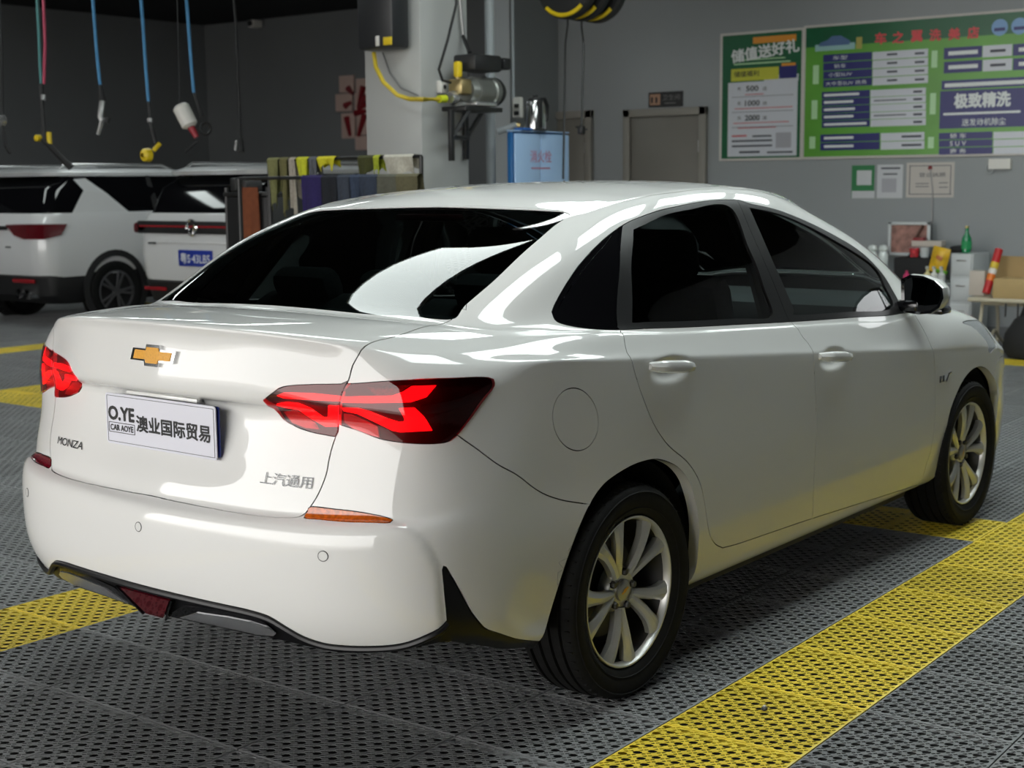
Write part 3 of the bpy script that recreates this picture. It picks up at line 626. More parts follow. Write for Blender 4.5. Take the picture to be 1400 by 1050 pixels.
'headl':[(2.5767,0.8573,0.8886),(2.7357,0.8424,0.8844),(2.8656,0.8275,0.8667),(2.9181,0.8497,0.8146),(2.9685,0.8595,0.7713),(2.9614,0.8695,0.7495),(2.8568,0.8783,0.7308),(2.8327,0.8756,0.7751),(2.7634,0.8701,0.8197),(2.6838,0.8626,0.8611)],
}
FT = {k: np.array(v) for k, v in FEAT.items()}
FT['arch_r'] = np.vstack([FT['arch_r'], [(.352, .848, .245)]])
FT['arch_f'] = np.vstack([[(2.30, .845, .225)], FT['arch_f'], [(3.015, .858, .46), (3.0, .86, .34)]])
FT['val_bot'] = np.vstack([[(-1.006, 0, .335)], FT['val_bot']])
UVF = {k: uv_of(v) for k, v in FT.items()}
wl_ = smooth(UVF['wing'], step=.008); SURF.wX = SURF.raw(wl_[:, 0], wl_[:, 1])[0]; SURF.wtop = wl_[0][1]+.15
SURF.wpoly = np.vstack([wl_, [[wl_[-1][0], -1], [-1, -1], [-1, wl_[0][1]+.3], [wl_[0][0]-.3, wl_[0][1]+.3]]]); SURF.wing = True
def C0(uv): return np.vstack([[[0, uv[0][1]]], uv])               # start on the centre line
def C1(uv): return np.vstack([uv, [[0, uv[-1][1]]]])
PL = {k: smooth(v) for k, v in UVF.items()}
for k in ('bump_bot', 'val_bot'): PL[k] = smooth(np.vstack([[[0, UVF[k][1][1]]], UVF[k][1:]]))
g = UVF['glass']; PL['glass'] = smooth(np.vstack([[[0, g[0][1]]], g[1:-1], [[0, g[-1][1]]]]))
t_ = UVF['trunk']; PL['trunk'] = np.vstack([smooth(t_[:13]), smooth(np.vstack([t_[12:-1], [[0, t_[-1][1]]]]))])
for k in ('qglass', 'fuel', 'refl', 'headl'): PL[k] = smooth(UVF[k], True, .012)
def rounded(k): # closed outline with slightly rounded corners
    return np.vstack([PL[k], [PL[k][0]]])
sec = smooth(t_[7:13])
LIN = np.vstack([PL['lamp_in'][:-1], sec, PL['lamp_in2'][1:]])
LOUT = np.vstack([PL['lamp_out'], smooth(t_[8:11])[::-1]])
ROOF = np.array([[u, 18.05] for u in np.linspace(0, NC-1, 150)])
WSH = smooth(np.array([[23, 15.15], [21, 15.13], [19, 15.12], [17.75, 15.2], [17.35, 15.6], [17.32, 16.6], [17.4, 17.5], [17.8, 17.8], [20, 17.85], [23, 17.85]]))
HOOD = smooth(np.array([[23, 14.9], [20, 14.9], [18.3, 14.75], [17.9, 14.3], [18.25, 13.6], [19.3, 12.75], [20.6, 12.3], [23, 12.2]]))
FBUMP = smooth(np.array([[18.95, 0], [18.95, 5], [19.1, 8], [19.7, 9.6], [21, 10.6], [23, 11]]))
VB = smooth(np.vstack([[[0, UVF['val_bot'][1][1]]], UVF['val_bot'][1:], [UVF['val_bot'][-1]+[.3, -.15], [UVF['val_bot'][-1][0]+.8, .75], [UVF['arch_r'][0][0]-.15, .25]]]))
LINES = [VB, PL['glass'], PL['dlo_low'], PL['dlo_top'], rounded('qglass'), np.vstack([PL['rglass'], [PL['rglass'][0]]]), np.vstack([PL['fglass'], [PL['fglass'][0]]]), PL['qline'], PL['bline'],
         PL['rdoor_rear'], PL['door_bot'], PL['bdoor'], PL['fdoor_front'], PL['arch_r'], PL['arch_f'], PL['qbump'], PL['trunk'], np.vstack([LIN, [LIN[0]]]), np.vstack([LOUT, [LOUT[0]]]),
         rounded('refl'), PL['bump_bot'], PL['slot_l'], PL['slot_r'], rounded('fuel'), rounded('headl'), ROOF, WSH, HOOD, FBUMP]
# --- constrained triangulation of the parameter plane
pts, edg = [], []
for L in LINES:
    k = len(pts); pts += [tuple(p) for p in L]; edg += [(k+i, k+i+1) for i in range(len(L)-1)]
nb = len(pts); B = np.array(pts)
bu = [(0, 0), (NC-1, 0), (NC-1, NR-1), (0, NR-1)]
gu, gv = np.meshgrid(np.linspace(0, NC-1, (NC-1)*6+1), np.linspace(0, NR-1, (NR-1)*5+1), indexing='ij'); G = np.stack([gu.ravel(), gv.ravel()], 1)
ex = []
for dx, dz, a, b, dep in DENTS:
    xz = np.array([(dx+x, dz+z) for x in np.linspace(-.15, .15, 27) for z in np.linspace(-.055, .055, 15)]); ex.append(uv_of(np.stack([xz[:, 0], np.full(len(xz), .885), xz[:, 1]], 1), (0, 2), SIDE))
dw = np.gradient(wl_[::2], axis=0); dw = np.stack([-dw[:, 1], dw[:, 0]], 1); dw /= np.linalg.norm(dw, axis=1, keepdims=True)
ex += [wl_[::2]+dw*t for t in (-.10, -.05, 0, .04, .08, .12, .17, .24, .35)]
G = np.vstack([G]+ex)
keep = np.ones(len(G), bool)
for s0 in range(0, len(G), 2000):
    d = ((G[s0:s0+2000, None, :]-B[None, :, :])**2).sum(2).min(1); keep[s0:s0+2000] = d > .022**2
edgeG = (G[:, 0] < 1e-6) | (G[:, 0] > NC-1-1e-6) | (G[:, 1] < 1e-6) | (G[:, 1] > NR-1-1e-6)
G = G[keep | edgeG]; pts += [tuple(p) for p in G]
r_ = delaunay_2d_cdt([Vector(p) for p in pts], edg, [], 0, 1e-5)
UV = np.array([tuple(v) for v in r_[0]]); TRI = np.array([f for f in r_[2] if len(f) == 3])
UV[:, 0] = np.clip(UV[:, 0], 0, NC-1); UV[:, 1] = np.clip(UV[:, 1], 0, NR-1)
area = np.cross(UV[TRI[:, 1]]-UV[TRI[:, 0]], UV[TRI[:, 2]]-UV[TRI[:, 0]]); TRI = TRI[np.abs(area) > 1e-9]
area = np.cross(UV[TRI[:, 1]]-UV[TRI[:, 0]], UV[TRI[:, 2]]-UV[TRI[:, 0]]); TRI[area < 0] = TRI[area < 0][:, ::-1]
XS, NS = SURF.ev(UV[:, 0], UV[:, 1]); CEN = UV[TRI].mean(1)
LAB = np.array(['body_side']*len(TRI), dtype='<U24')
def lab(name, poly, within=None):
    m = inpoly(poly, CEN)
    if within is not None: m &= np.isin(LAB, within)
    LAB[m] = name
a1 = PL['arch_r'][0]; a2 = PL['arch_r'][-1]
LAB[CEN[:, 1] > 18.05] = 'roof'
lab('windshield', WSH); lab('hood', HOOD); lab('front_bumper', np.vstack([FBUMP, [[24, 11], [24, -1], [18.95, -1]]]))
lo = PL['lamp_out']; ib = int(np.argmin(((lo-UVF['qbump'][0])**2).sum(1)))
lab('rear_bumper', np.vstack([[[-1, 8.6]], [t_[12]], lo[ib:][::-1], PL['qbump'], PL['arch_r'][4:5]*0+UVF['arch_r'][4], [[a1[0]+.4, 3], [a1[0]+.4, -1], [-1, -1]]]))
lab('trunk_lid', np.vstack([PL['trunk'], [[-1, PL['trunk'][-1][1]], [-1, 15.8], [PL['trunk'][0][0], 15.8]]]))
lab('rear_glass', np.vstack([PL['glass'], [[-1, PL['glass'][-1][1]], [-1, PL['glass'][0][1]]]]))
lab('valance', np.vstack([PL['bump_bot'], PL['slot_l'], PL['slot_r'], [[a1[0], -1], [-1, -1], [-1, PL['bump_bot'][0][1]]]]))
lab('hole', np.vstack([VB, [[VB[-1][0]+.2, -1], [-1, -1], [-1, VB[0][1]]]]), ['valance'])
lab('tail_lamp_inner', LIN); lab('tail_lamp_outer', LOUT); lab('reflector', PL['refl']); lab('headlamp', PL['headl'])
ib_ = int(np.argmin(((PL['door_bot']-UVF['bdoor'][-1])**2).sum(1)))
lab('rear_door', np.vstack([PL['rdoor_rear'], PL['door_bot'][:ib_+1], PL['bdoor'][::-1], [PL['bdoor'][0]+[-.1, .5], PL['rdoor_rear'][0]+[.1, .5]]]))
lab('front_door', np.vstack([PL['bdoor'], PL['door_bot'][ib_:], PL['fdoor_front'], [PL['fdoor_front'][-1]+[-.4, .4], PL['bdoor'][0]+[.1, .5]]]))
lab('dlo', np.vstack([PL['dlo_low'], PL['dlo_top']]))
ql, bl = PL['qline'], PL['bline']
lab('quarter_trim', np.vstack([ql, [[ql[-1][0]-.0, 13], [4, 13], [4, 19], [ql[0][0], 19]]]), ['dlo'])
lab('front_window_frame', np.vstack([[[bl[0][0], 19]], bl, [[bl[-1][0]+.05, 13], [20, 13], [20, 19]]]), ['dlo'])
LAB[LAB == 'dlo'] = 'rear_window_frame'
lab('quarter_glass', PL['qglass']); lab('rear_door_glass', PL['rglass']); lab('front_door_glass', PL['fglass'])
lab('fuel_flap', PL['fuel'])
lab('hole', np.vstack([PL['arch_r'], [[a2[0], -1], [a1[0], -1]]])); f1, f2 = PL['arch_f'][0], PL['arch_f'][-1]
lab('hole', np.vstack([PL['arch_f'], [[f2[0], -1], [f1[0], -1]]]))

M_paint = mat('white_pearl_paint', (.80, .80, .785), .55, coat=1.0, coat_rough=.004, spec=.3); M_paint.node_tree.nodes['Principled BSDF'].inputs['Coat IOR'].default_value = 1.6
M_glass = thin_glass('tinted_window_glass', (.58, .66, .65)); M_glass_r = thin_glass('tinted_rear_glass', (.40, .48, .47), refl=.62)
M_glass_q = thin_glass('dark_quarter_glass', (.05, .06, .06))
M_trim = mat('black_trim', (.005, .005, .006), .06, spec=.35); M_pillar = mat('black_pillar_film', (.013, .013, .014), .42)
M_gloss = mat('gloss_black_plastic', (.006, .006, .007), .12, coat=.6)
M_lens = thin_glass('red_lamp_lens', (.72, .10, .11)); M_hous = mat('dark_red_lamp_housing', (.045, .004, .006), .35)
M_clear = mat('clear_lamp_bowl', (.62, .55, .53), .25, metal=.3); M_strip = mat('lit_red_strip', (1, .012, .022), .4, emit=2.4)
M_honey = mat('red_lamp_mesh', (.16, .008, .012), .3, noise=.5, scale=160)
M_refl_lit = mat('reflector_lit_amber', srgb(196, 92, 22), .18, coat=.8, noise=.35, scale=90); M_chrome = mat('chrome', (.80, .80, .81), .07, metal=1)
M_dark = mat('cabin_dark_plastic', (.012, .012, .013), .6); M_head = mat('headlamp_lens', (.75, .78, .8), .08, metal=.6, coat=1)
M_gold = mat('gold_enamel', srgb(226, 160, 30), .35, noise=.12, scale=300); M_rub = mat('black_rubber', (.012, .012, .012), .75, noise=.2, scale=30)

def panel(label, m, mode='both', name=None, off=0.0, gap=.0017, lip=.012, parent=None, skip_lip=False, extra=None):
    """mesh of one label; mode 'both' = one object across the car, 'pair' = one object each side"""
    sel = np.isin(LAB, [label]) if isinstance(label, str) else np.isin(LAB, label)
    T = TRI[sel]; used = np.unique(T); idx = -np.ones(len(UV), int); idx[used] = np.arange(len(used)); T = idx[T]
    uv = UV[used]; X = XS[used].copy(); N = NS[used]
    X = X+N*off
    E = {}
    for t in T:
        for k in range(3):
            a, b, c = t[k], t[(k+1) % 3], t[(k+2) % 3]; key = (min(a, b), max(a, b))
            E[key] = None if key in E else (a, b, c)
    bd = []
    for e in E.values():
        if e is None: continue
        a, b, c = e
        mid = lambda q: uv[q][0] < 1e-4 or uv[q][0] > NC-1-1e-4 or uv[q][1] > NR-1-1e-4
        if mid(a) and mid(b): continue
        bd.append((a, b, c))
    inw = np.zeros_like(X); cnt = np.zeros(len(X))
    for a, b, c in bd:
        e = X[b]-X[a]; e /= np.linalg.norm(e)+1e-12; d = X[c]-X[a]; d -= e*(d @ e); d /= np.linalg.norm(d)+1e-12
        inw[a] += d; inw[b] += d; cnt[a] += 1; cnt[b] += 1
    l = np.linalg.norm(inw, axis=1, keepdims=True); inw = np.where(l > .15, inw/np.maximum(l, 1e-9), 0)
    cl = (uv[:, 0] < 1e-4) | (uv[:, 0] > NC-1-1e-4); inw[cl, 1] = 0
    X = X+inw*gap
    V = [X]; NN = [N]; F = [T[:, ::-1]]
    nl = 0
    if not skip_lip and bd:
        bv = sorted({q for a, b, c in bd for q in (a, b)}); bi = {q: k for k, q in enumerate(bv)}; n0 = len(X)
        top = X[bv]; bot = X[bv]-N[bv]*lip+inw[bv]*.002
        V += [top, bot]; NN += [np.zeros_like(top), np.zeros_like(top)]
        Q = np.array([(n0+bi[a], n0+bi[b], n0+len(bv)+bi[b], n0+len(bv)+bi[a]) for a, b, c in bd]); nl = len(Q)
    V = np.vstack(V); NN = np.vstack(NN)
    faces = [tuple(f) for f in F[0]]+([tuple(f) for f in Q] if nl else [])
    def emit(sides, nm):
        Vs, Fs, Ns = [], [], []; k = 0
        for s in sides:
            mm = np.array([1, s, 1.]); Vs.append(V*mm); Ns.append(NN*mm)
            Fs += [tuple(k+i for i in (f if s > 0 else f[::-1])) for f in faces]; k += len(V)
        Vs = np.vstack(Vs); Ns = np.vstack(Ns)
        me = bpy.data.meshes.new(nm); me.from_pydata(Vs.tolist(), [], Fs); me.materials.append(m); me.update()
        me.polygons.foreach_set('use_smooth', [True]*len(me.polygons))
        me.normals_split_custom_set_from_vertices(Ns.tolist())
        return obj_from(nm, me, parent or sedan)
    nm = name or (label if isinstance(label, str) else label[0])
    if mode == 'both': return [emit((1, -1), nm)]
    return [emit((-1,), nm), emit((1,), nm)]

panel('body_side', M_paint, 'pair'); trunk = panel('trunk_lid', M_paint)[0]; rbump = panel('rear_bumper', M_paint)[0]
panel('roof', M_paint, gap=.001, lip=.006); panel('hood', M_paint); panel('front_bumper', M_paint)
rdoor = panel('rear_door', M_paint, 'pair'); fdoor = panel('front_door', M_paint, 'pair')
panel('fuel_flap', M_paint, 'pair', gap=.0012)
panel('rear_glass', M_glass_r, gap=.0006, off=-.002, lip=.004); panel('windshield', M_glass, gap=.0006, off=-.002, lip=.004)
for lb_, m_, nm_, d_ in (('rear_window_frame', M_pillar, 'window_frame', rdoor), ('front_window_frame', M_pillar, 'window_frame', fdoor)):
    for o, dd in zip(panel(lb_, m_, 'pair', nm_, gap=.0009, lip=.010), d_): o.parent = dd
for lb_, nm_, d_ in (('rear_door_glass', 'door_glass', rdoor), ('front_door_glass', 'door_glass', fdoor)):
    for o, dd in zip(panel(lb_, M_glass, 'pair', nm_, off=-.005, gap=0, skip_lip=True), d_): o.parent = dd
panel('quarter_trim', M_trim, 'pair', gap=.0009); panel('quarter_glass', M_trim, 'pair', off=-.001, gap=.0004, lip=.004)
val = panel('valance', mat('valance_black_plastic', (.006, .006, .007), .32, spec=.3), 'both', 'rear_valance', off=-.004)[0]
panel('headlamp', M_head, 'pair', off=-.002)
# dark inner skin behind the gaps and inside the cabin
inner = ~np.isin(LAB, ['hole', 'rear_glass', 'windshield', 'rear_door_glass', 'front_door_glass', 'quarter_glass', 'quarter_trim', 'tail_lamp_inner', 'tail_lamp_outer', 'roof', 'rear_window_frame', 'front_window_frame'])
keepL = LAB.copy(); LAB[inner & (CEN[:, 1] < 15.3)] = 'inner'; panel('inner', M_dark, 'pair', 'inner_panel', off=-.022, skip_lip=True); LAB = keepL
keepL = LAB.copy(); LAB[np.isin(LAB, ['roof'])] = 'inner'; panel('inner', mat('headliner', (.12, .12, .115), .9), 'both', 'headliner', off=-.02, gap=.006, skip_lip=True); LAB = keepL

# --- patches that lie on the master surface
def patch(uvpoly, off, m, name, parent, sides=(-1, 1), thick=.004, dens=.12):
    """a shaped piece following the body, thick metres thick"""
    poly = np.asarray(uvpoly); lo_, hi_ = poly.min(0), poly.max(0)
    gx, gy = np.meshgrid(np.arange(lo_[0], hi_[0], dens), np.arange(lo_[1], hi_[1], dens)); G_ = np.stack([gx.ravel(), gy.ravel()], 1)
    G_ = G_[inpoly(poly, G_)] if len(G_) else G_
    n = len(poly); P = [tuple(p) for p in poly]+[tuple(p) for p in G_]
    r = delaunay_2d_cdt([Vector(p) for p in P], [(i, (i+1) % n) for i in range(n)], [], 1, 1e-6)
    uv = np.array([tuple(v) for v in r[0]]); T = [f for f in r[2]]; X, N = SURF.ev(uv[:, 0], uv[:, 1])
    bE = {}
    for f in T:
        for k in range(len(f)):
            a, b = f[k], f[(k+1) % len(f)]
            bE[(min(a, b), max(a, b))] = None if (min(a, b), max(a, b)) in bE else (a, b)
    V = np.vstack([X+N*off, X+N*off, X+N*(off-thick)]); k = len(X)
    F = [tuple(f)[::-1] for f in T]+[(a+k, b+k, b+2*k, a+2*k) for e in bE.values() if e for a, b in [e]]
    out = []
    for s in sides:
        me = bpy.data.meshes.new(name); me.from_pydata((V*[1, s, 1]).tolist(), [], [f if s > 0 else f[::-1] for f in F]); me.materials.append(m); me.update()
        me.polygons.foreach_set('use_smooth', [i < len(T) for i in range(len(F))])
        out.append(obj_from(name, me, parent if not isinstance(parent, (list, tuple)) else parent[sides.index(s)]))
    return out
# --- tail lamps: lens over a dark housing with lit strips
lamps_i = panel('tail_lamp_inner', M_lens, 'pair', 'tail_lamp', off=.003, gap=.001, skip_lip=True); lamps_o = panel('tail_lamp_outer', M_lens, 'pair', 'tail_lamp', off=.004, gap=.001, skip_lip=True)
for o in lamps_i+lamps_o: o['label'] = 'red tail lamp lens'
for lbl, ls in (('tail_lamp_inner', lamps_i), ('tail_lamp_outer', lamps_o)):
    for o, pr in zip(panel(lbl, M_hous, 'pair', 'lamp_housing', off=-.012, gap=-.001, lip=.02), ls): o.parent = pr
for k, m_, nm_, ls, of_ in (('s_in_up', M_strip, 'light_strip', lamps_i, -.003), ('s_in_lo', M_strip, 'light_strip', lamps_i, -.003), ('s_out_up', M_strip, 'light_strip', lamps_o, -.003), ('s_out_lo', M_strip, 'light_strip', lamps_o, -.003),
                      ('c_out', M_clear, 'reversing_lamp', lamps_o, -.006), ('c_in', M_clear, 'reversing_lamp', lamps_i, -.006), ('honey_out', M_honey, 'lamp_mesh', lamps_o, -.006)):
    patch(UVF[k], of_, m_, nm_, ls, (-1, 1), .005, .1)
for o, l_, m_ in zip(panel('reflector', M_refl_lit, 'pair', 'bumper_reflector', off=.002, gap=.0008, lip=.008), ('reflector strip in its lit amber tone', 'reflector strip in its unlit dark red tone'), (M_refl_lit, mat('reflector_unlit_red', (.17, .006, .016), .2, coat=.8))):  # same reflector, light put into its colour: lit amber right, unlit red left
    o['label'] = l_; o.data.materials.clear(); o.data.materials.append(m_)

# --- lower trim of the bumper
patch(UVF['chrome'], .004, M_gloss, 'exhaust_surround', val); 
ch = UVF['chrome']; cc = ch.mean(0); ch2 = cc+(ch-cc)*[.86, .62]+[.12, -.02]
patch(ch2, .007, mat('satin_chrome', (.72, .73, .76), .22, metal=.9), 'exhaust_trim', val)
M_fog = mat('dark_red_fog_lamp', (.075, .004, .008), .15, coat=1)
def rear_prism(name, poly, off0, off1, m, parent):
    """outline in (right, up) seen from behind, standing off the tail"""
    P = np.array([(-a, b) for a, b in poly]); A = rear_pts(P, off1); B_ = rear_pts(P, off0); n = len(P)
    return pyd(name, np.vstack([A, A, B_]), [tuple(range(n))]+[(n+i, 2*n+i, 2*n+(i+1) % n, n+(i+1) % n) for i in range(n)], m, parent)
rear_prism('rear_fog_lamp', [(-.105, .408), (.105, .408), (.036, .342), (-.036, .342)], -.01, .010, M_fog, val)
for s in (-1, 1): rear_prism('lamp_divider', [(s*.115, .411), (s*.122, .411), (s*.052, .340), (s*.045, .340)][::s], -.01, .014, M_gloss, val)
lipL = PL['bump_bot']; bm_ = MB()
for s in (-1, 1):
    X_, N_ = SURF.ev(lipL[:, 0], lipL[:, 1]-.10); bm_.tube([(x[0], s*x[1], x[2]) for x in X_+N_*.004], .0085, 8)
bm_.build('bumper_lip', mat('lip_black_plastic', (.006, .006, .007), .3, spec=.35), val)
for c_ in ((0.0, .592), (.623, .593), (-.623, .593)):
    q_ = [(math.cos(a)*.0115, math.sin(a)*.0115) for a in np.linspace(0, 2*math.pi, 21)[:-1]]
    o = rear_prism('parking_sensor', [(c_[0]+a, c_[1]+b) for a, b in q_], -.006, .0012, M_paint, rbump)
    ring = MB(); ring.tube([tuple(p) for p in rear_pts([(-(c_[0]+a*1.1), c_[1]+b*1.1) for a, b in q_+q_[:1]], .0006)], .0011, 6, False).build('sensor_ring', mat('grey_seal', (.10, .10, .10), .6), o)
# --- badges and lettering on the boot lid
def on_tail(cx, cz, off): return lambda a, b: tuple(rear_pts([(-(cx+a), cz+b)], off)[0])
def tail_text(name, body, cx, cz, wd, ht, m, bold=0, slant=0, depth=.003):
    me = text_mesh(body, 1, 0, 'CENTER', bold); V = arr(me); lo_, hi_ = V.min(0), V.max(0); c_ = (lo_+hi_)/2; s_ = np.array([wd, ht])/(hi_-lo_)[:2]
    ab = (V[:, :2]-c_[:2])*s_; ab[:, 0] += ab[:, 1]*slant
    yz = np.stack([-(cx+ab[:, 0]), cz+ab[:, 1]], 1); A = rear_pts(yz, depth)
    bm = bmesh.new(); bm.from_mesh(me)
    for v, p in zip(bm.verts, A): v.co = p
    r = bmesh.ops.extrude_face_region(bm, geom=bm.faces[:]); B_ = rear_pts(yz, -.001)
    for v in bm.verts: pass
    bm.to_mesh(me); bm.free(); me.materials.append(m); me.name = name
    return obj_from(name, me, trunk)
bow = [(-.093, -.0165), (-.0335, -.0165), (-.0300, -.029), (.0255, -.029), (.0290, -.0165), (.0840, -.0165), (.0935, .0165), (.0335, .0165), (.0300, .029), (-.0255, .029), (-.0290, .0165), (-.0840, .0165)]
bz, bx = 1.046, .004
bd_ = rear_prism('badge', [(bx+a, bz+b) for a, b in bow], -.004, .009, M_chrome, trunk); bd_['label'] = 'gold cross-shaped badge with chrome rim'
rear_prism('badge_face', [(bx+a*.86-b*.05, bz+b*.74) for a, b in bow], -.002, .0105, M_gold, bd_)
M_letter = mat('letter_chrome', (.16, .165, .17), .25, metal=.9)
tail_text('model_lettering', 'MONZA', -.432, .759, .150, .021, M_letter, .0)
tail_text('maker_lettering', '上汽通用', .468, .758, .158, .030, M_letter, .0)
MB().box((-.950, 0, .951), (.030, .05, .020), .006).build('reversing_camera', M_gloss, trunk)
MB().box((-.958, 0, .933), (.02, .30, .010), .003).build('plate_lamp_bar', M_paint, trunk)
# --- show plate with the dealer's lettering in front of the blue plate
PX, PZ, PW, PH = -.974, .856, .464, .1425
pl = empty('licence_plate'); pl.parent = sedan
def plate_box(name, w, h, x0, x1, m, par, dy=0, dz=0):
    r = .008; P = [(sx*(w/2-r)+r*math.cos(a), sz*(h/2-r)+r*math.sin(a)) for sx, sz, a0 in ((1, 1, 0), (-1, 1, math.pi/2), (-1, -1, math.pi), (1, -1, 1.5*math.pi)) for a in (a0, a0+math.pi/4, a0+math.pi/2)]
    return MB().prism([(y+dy, z+PZ+dz) for y, z in P], x0, x1, 'yz').build(name, m, par)
M_board = mat('plate_board_white', srgb(226, 226, 236), .35); M_ink = mat('dark_print', (.022, .022, .024), .5); M_blue = mat('plate_blue', srgb(20, 38, 110), .35)
plate_box('show_plate', PW, PH, PX, PX-.003, M_board, pl); plate_box('blue_plate', .445, .135, PX+.010, PX+.007, M_blue, pl, -.012, .002)
bp_ = plate_box('plate_bracket', .36, .11, PX+.040, PX+.012, M_trim, pl, -.01)
fr_ = MB()
for dy, dz, w_, h_ in ((0, PH/2-.007, PW-.014, .0012), (0, -PH/2+.007, PW-.014, .0012), (PW/2-.007, 0, .0012, PH-.014), (-PW/2+.007, 0, .0012, PH-.014)): fr_.box((PX-.0034, dy, PZ+dz), (.0008, w_, h_))
fr_.build('border_line', M_ink, pl)
def on_plate(ca, cb): return lambda a, b: (PX-.0036, -(ca+a), PZ+cb+b)
lettering('plate_lettering', 'O.YE', M_ink, on_plate(-.163, .016), .112, .036, pl, thick=.0022)
lettering('plate_lettering', 'CAR AOYE', M_ink, on_plate(-.163, -.024), .100, .016, pl, thick=.0006)
lettering('plate_lettering', '澳业国际贸易', M_ink, on_plate(.056, -.004), .306, .044, pl, thick=.0013)
bx_ = MB()
for da, db, w_, h_ in ((0, .0135, .113, .0018), (0, -.0135, .113, .0018), (.0565, 0, .0018, .027), (-.0565, 0, .0018, .027)): bx_.box((PX-.0034, .163-da, PZ-.024+db), (.0008, w_, h_))
bx_.build('lettering_frame', M_ink, pl)

# --- door handles, mirrors, fender badge
for sg, ds in ((-1, 0), (1, 1)):
    for (x, z, dz), dr in (((.183, .951, -.010), rdoor[ds]), ((1.262, .872, -.012), fdoor[ds])):
        y = sg*float(side_pts([(x-.13, z)], 0, 1)[0][1]); R = Matrix.Rotation(.055*1, 3, 'Y')
        h = MB(); n = 9
        pts_ = [(x+t*.118, y+sg*(.030-.026*t**6), z+.006-t*.012) for t in np.linspace(-1, 1, n)]
        V_ = []
        for (a, b, c), t in zip(pts_, np.linspace(-1, 1, n)):
            hh = .019*(1-.45*t**4); V_ += [(a, b-sg*.011, c-hh), (a, b+sg*.002, c-hh*.75), (a, b+sg*.007, c), (a, b+sg*.002, c+hh*.75), (a, b-sg*.011, c+hh)]
        F_ = [(i*5+k, i*5+k+1, (i+1)*5+k+1, (i+1)*5+k) for i in range(n-1) for k in range(4)]+[(0, 1, 2, 3, 4), tuple((n-1)*5+k for k in (4, 3, 2, 1, 0))]+[(i*5+4, i*5, (i+1)*5, (i+1)*5+4) for i in range(n-1)]
        h.add(V_, F_, True)
        h.build('door_handle', M_paint, dr)
    # wing mirror
    m = empty('wing_mirror'); m.parent = fdoor[ds]
    hs = []
    rows_ = [(.0, 1.0), (.03, 1.03), (.07, .97), (.105, .78), (.125, .45)]
    outl = [(-.820, 1.105), (-.822, 1.055), (-.825, .998), (-.845, .975), (-.90, .970), (-.955, .978), (-.990, 1.002), (-1.006, 1.04), (-1.000, 1.078), (-.965, 1.106), (-.915, 1.122), (-.86, 1.124)]
    oc = np.mean(outl, 0); V_ = []
    for dx, s_ in rows_:
        V_ += [(2.0+dx*1.1+.025*((-a)-.83)/.17*-1, sg*-(oc[0]+(a-oc[0])*s_), oc[1]+(b-oc[1])*s_) for a, b in outl]
    k = len(outl); F_ = [(i*k+j, i*k+(j+1) % k, (i+1)*k+(j+1) % k, (i+1)*k+j) for i in range(len(rows_)-1) for j in range(k)]+[tuple((len(rows_)-1)*k+j for j in range(k))]
    cap = MB(); cap.add(V_, F_, True); cap.build('mirror_cap', M_paint, m)
    fl = [(2.0-.025*((-a)-.83)/.17, sg*-(oc[0]+(a-oc[0])*1.0), oc[1]+(b-oc[1])*1.0) for a, b in outl]; fi = [(2.0+.004-.025*((-a)-.83)/.17, sg*-(oc[0]+(a-oc[0])*.86), oc[1]+(b-oc[1])*.86) for a, b in outl]
    bz_ = MB(); bz_.add(fl+fi, [(j, (j+1) % k, k+(j+1) % k, k+j) for j in range(k)], True)
    lowr = [(x+.002, y*1.003, min(z, 1.0)-.002) for x, y, z in V_[:k]]
    bz_.build('mirror_bezel', M_gloss, m)
    pyd('mirror_glass', [(x+.002, y, z) for x, y, z in fi], [tuple(range(k))], mat('mirror_glass', (.5, .52, .54), .02, metal=1), m)
    MB().box((2.055, sg*.955, .985), (.10, .075, .030), .012).build('mirror_base', M_gloss, m)
    MB().box((2.03, sg*.845, 1.0), (.08, .10, .045), .014).build('mirror_arm', M_gloss, m)
for o in sedan.children:
    if o.name.split('.')[0] == 'body_side': pass
fb = side_pts([(2.265, .688), (2.275, .688), (2.275, .668), (2.265, .668)], .003)
for dx, w_ in ((0, .020), (.030, .020)):
    MB().box((2.262+dx, -.893, .683), (w_, .004, .028), .002).build('fender_emblem', M_gloss, sedan)
MB().tube([(2.315, -.893, .668), (2.345, -.892, .698), (2.375, -.891, .700)], .005, 6).build('fender_emblem', M_chrome, sedan)

